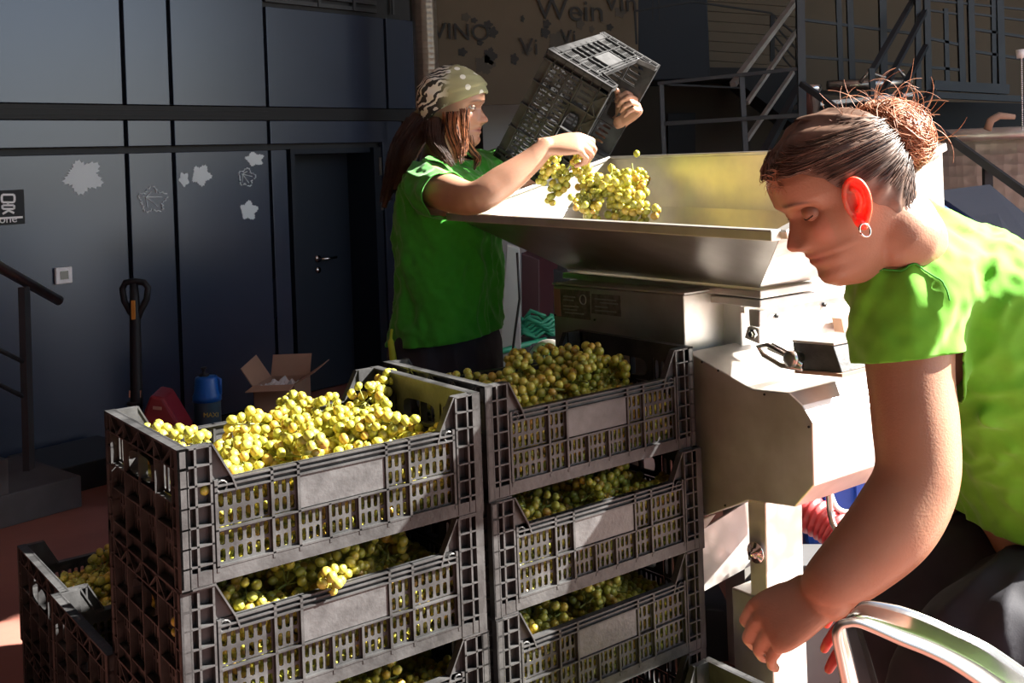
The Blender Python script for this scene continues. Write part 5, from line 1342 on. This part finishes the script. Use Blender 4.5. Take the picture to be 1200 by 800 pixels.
sh1 = at(500, 214, 3.07); el1 = at(556, 232, 2.84); wr1 = at(640, 172, 2.86)
limb(b, [at(512, 212, 3.15), sh1, at(526, 226, 2.95), el1, at(590, 212, 2.84), at(620, 190, 2.85), wr1], [.062, .058, .052, .044, .043, .033, .026], 24)
sf1 = at(552, 205, 3.38); ef1 = at(622, 205, 3.78); wf1 = at(727, 142, 3.72)
limb(b, [at(535, 210, 3.3), sf1, ef1, at(672, 185, 3.92), at(705, 160, 3.86), wf1], [.062, .055, .042, .037, .031, .028], 20)
for dy in (-.10, .10):
    base = Vector((at(519, 460, 3.2).x, 3.2+dy, 0)); limb(b, [base+Z_*.74, base+Z_*.45, base+Z_*.1], [.09, .062, .04], 18); limb(b, [base+Z_*.05, base+Z_*.045+X_*.13], [.04, .035], 12)
hand(b, wr1, (.93, .02, .06), (.25, -.62, .75), -1, [(.55, 1.1, .6), (.75, 1.2, .7), (.85, 1.2, .7), (.95, 1.1, .7)], 1.02, .03, thumb=((.45, .1), .25, .2))
hand(b, wf1, (.52, -.55, .58), (.60, .72, -.15), 1, [(1.2, 1.3, .7), (1.25, 1.3, .7), (1.3, 1.3, .7), (1.3, 1.2, .7)], 1.05, .03, thumb=((.7, .3), .6, .5))
me = remesh(b, .0029)
def hw1(co):
    loc = ((co-np.array(o1))@np.array(R1.inverted()).T)/s1; f = (loc[:, 1] > .03)&(loc[:, 2] > -.01)&(np.abs(loc[:, 0]) < .09)&(loc[:, 1] < .13)
    d = np.minimum(np.linalg.norm(co-np.array(wr1+Vector((.08, 0, 0))), axis=1), np.linalg.norm(co-np.array(wf1+Vector((.05, -.04, .05))), axis=1))
    return np.where(f, .08, np.where(d < .12, .12, 1.0))
relax(me, 12, hw1); tint(me, SK1, R1, o1, s1); finish('body', me, M['skin1'], w1)
for sd_ in (-1, 1): eyeball(R1, o1, s1, sd_, w1, lid=.12, look=(0, 1, -.1), skinm=M['skin1'], lidc=(.36, .19, .125))
# T-shirt
b = MB(); torso(b, tor1(.012)[0:1]+tor1(.022)[1:7])
limb(b, [at(515, 215, 3.16), at(500, 216, 3.07), at(512, 226, 2.99), at(528, 232, 2.93)], [.075, .072, .067, .066], 24)
limb(b, [at(535, 212, 3.3), at(556, 200, 3.40), at(590, 198, 3.56)], [.075, .068, .062], 24)
me = remesh(b, .0055); relax(me, 8)
wrinkle(me, .010, 8.5, [(.6, .2, -.75), (.75, 0, .6), (0, 1, 0)], 21, lambda c: np.clip((CH-.02-c[:, 2])/.25+.35, .35, 1))
wrinkle(me, .008, 20, [(.5, .2, -.85), (.85, 0, .5), (0, 1, 0)], 2)
sc1 = at(520, 228, 2.955); sd1 = (at(528, 232, 2.93)-at(503, 218, 3.05)).normalized()
hemz = at(520, 387, 3.2).z
def sh1cut(c):
    a = ((c-np.array(sc1))@np.array(sd1) > 0)&(np.linalg.norm(c-np.array(sc1), axis=1) < .11)&(c[:, 1] < 3.04)
    n_ = (c[:, 2] > nb1.z+.018)&(np.abs(c[:, 1]-3.22) < .09)
    h_ = c[:, 2]-.10*(c[:, 0]+.2) < hemz-.01+.0*c[:, 0]
    g_ = c[:, 1]-c[:, 0]*-.3 > 3.52
    return a|n_|h_|g_
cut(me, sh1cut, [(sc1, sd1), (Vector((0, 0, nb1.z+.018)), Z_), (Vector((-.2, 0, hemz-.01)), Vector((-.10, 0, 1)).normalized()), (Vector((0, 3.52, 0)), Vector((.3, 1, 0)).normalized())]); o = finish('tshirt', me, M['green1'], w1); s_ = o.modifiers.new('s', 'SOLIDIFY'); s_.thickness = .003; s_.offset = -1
cp = at(498, 277, 3.02); keep(MB().add([cp+Vector((v.x*.010, v.y*.004, v.z*.005)) for v in IV], IF).build('shirt_logo', M['white'], smooth=True), w1)
# trousers
b = MB(); 
torso(b, [(at(522, 372, 3.2), fx, .138, sx_, .175), (at(520, 410, 3.2), fx, .165, sx_, .192), (at(519, 455, 3.2), fx, .168, sx_, .2), (at(519, 490, 3.2), fx, .15, sx_, .19)])
for dy in (-.10, .10):
    base = Vector((at(519, 460, 3.2).x, 3.2+dy, 0)); limb(b, [base+Z_*.72, base+Z_*.45, base+Z_*.12], [.115, .088, .072], 20)
me = remesh(b, .008); relax(me, 6); wrinkle(me, .008, 11, [(0, 0, 1), (1, 0, 0), (0, 1, 0)], 5); cut(me, lambda c: c[:, 2] < .06)
finish('trousers', me, M['pants'], w1)
keep(MB().tube(cat([at(459, 386, 3.07), at(458, 400, 3.05), at(460, 415, 3.04), at(463, 440, 3.04)], 4), [.004]*4+[.009]*4+[.010]*5, 8).build('lime_stripe', M['lime'], smooth=True), w1)
keep(MB().tube([at(590, 432, 3.05), at(591, 452, 3.05)], .004, 6).build('lime_stripe', M['lime']), w1)
for dy in (-.1, .1):
    b = MB(); base = Vector((at(519, 460, 3.2).x, 3.2+dy, .05)); limb(b, [base-X_*.02, base+X_*.1, base+X_*.17], [.052, .048, .038], 14); b.v = [(x, y, max(0, z)) for x, y, z in b.v]; keep(b.build('shoe', M['cable'], smooth=True), w1)
# bandana
V = []; nz_, nt2 = 40, 80; tt_ = []
for j in range(nz_+1):
    for i in range(nt2):
        th = -PI+2*PI*i/nt2; fr = (1+math.cos(th))/2
        zb = .155*fr+.045*(1-fr)                                   # edge runs from forehead down to the nape
        z = zb+(.2245-zb)*j/nz_; p = head_point(th, z); n_ = (p-Vector((0, -.01, .11))).normalized()
        k = .010+.0035*noise.noise(Vector((p.y*30, z*55, p.x*12)))+.004*(1-fr)*math.sin(z*160+p.y*60)*.5+(.010*(1-fr) if j < 12 else .006)
        if j == 0: k = .006
        V.append(o1+R1@((p+n_*k)*s1)); tt_.append(max(0, min(1, (-p.y+.005)*40)))
Fc = [(j*nt2+i, j*nt2+(i+1) % nt2, (j+1)*nt2+(i+1) % nt2, (j+1)*nt2+i) for j in range(nz_) for i in range(nt2)]+[tuple(nz_*nt2+i for i in range(nt2))]
o = MB().add(V, Fc).build('bandana', M['bandana'], smooth=True); ca = o.data.color_attributes.new('tint', 'FLOAT_COLOR', 'POINT'); ca.data.foreach_set('color', [x for t_ in tt_ for x in (t_, t_, t_, 1)]); keep(o, w1)
kt = H1(0, -.105, .095)
b = MB(); limb(b, [kt, kt+Vector((-.02, 0, -.01))], [.018, .014], 12, 3); b.tube(cat([kt, kt+Vector((-.03, -.02, -.03)), kt+Vector((-.035, -.02, -.08))], 5), [.010]*6+[.006]*5, 8)
keep(b.build('bandana_knot', M['bandana'], smooth=True), w1)
# long hair
rh_ = random.Random(11)
def hp(u, v, Y): return at(u, v, Y)
guides = [([(492, 138, 3.17), (470, 170, 3.14), (460, 205, 3.12), (450, 243, 3.12)], .035, 420), ([(500, 148, 3.15), (485, 172, 3.10), (474, 195, 3.09), (463, 222, 3.10)], .030, 240),
          ([(545, 128, 3.06), (544, 145, 3.055), (545, 165, 3.06), (543, 185, 3.05)], .014, 120), ([(528, 132, 3.09), (530, 155, 3.08), (536, 175, 3.07), (540, 192, 3.06)], .022, 240), ([(510, 142, 3.10), (510, 165, 3.06), (520, 182, 3.05), (530, 195, 3.05)], .030, 260), ([(545, 160, 3.13), (552, 175, 3.15), (560, 186, 3.16), (556, 198, 3.12)], .016, 90)]
paths = []; paths2 = []
for gi, (gd, rad_, n_) in enumerate(guides):
    G = [np.array(hp(*g_)) for g_ in gd]; C_ = cat(G, 5)
    b = MB(); m_ = len(C_); b.tube([Vector(c) for c in C_], [rad_*(.75 if gi else .8)*(1-.72*i/(m_-1)) for i in range(m_)], 14)
    keep(b.build('hair_lock', M['hair_brown'], smooth=True), w1)
    for k in range(n_):
        a = rh_.uniform(0, 2*PI); q_ = rh_.uniform(.7, 1.15); P = []; ph = rh_.uniform(0, 6)
        for i, c in enumerate(C_):
            t_ = i/(m_-1); r_ = rad_*q_*(1-.6*t_)*.95+.004*math.sin(ph+t_*7); P.append(Vector(c)+Vector((math.cos(a)*r_, math.sin(a)*r_*.9, .004*math.sin(ph+4*t_))))
        P = P[:max(6, int(m_*rh_.uniform(.75, 1.0)))]
        (paths2 if (gi in (2, 3, 5) and rh_.random() < .5) else paths).append(P)
strands('hair_strands', paths, .0011, M['hair_brown'], w1); strands('hair_strands', paths2, .0011, M['hair_red'], w1)
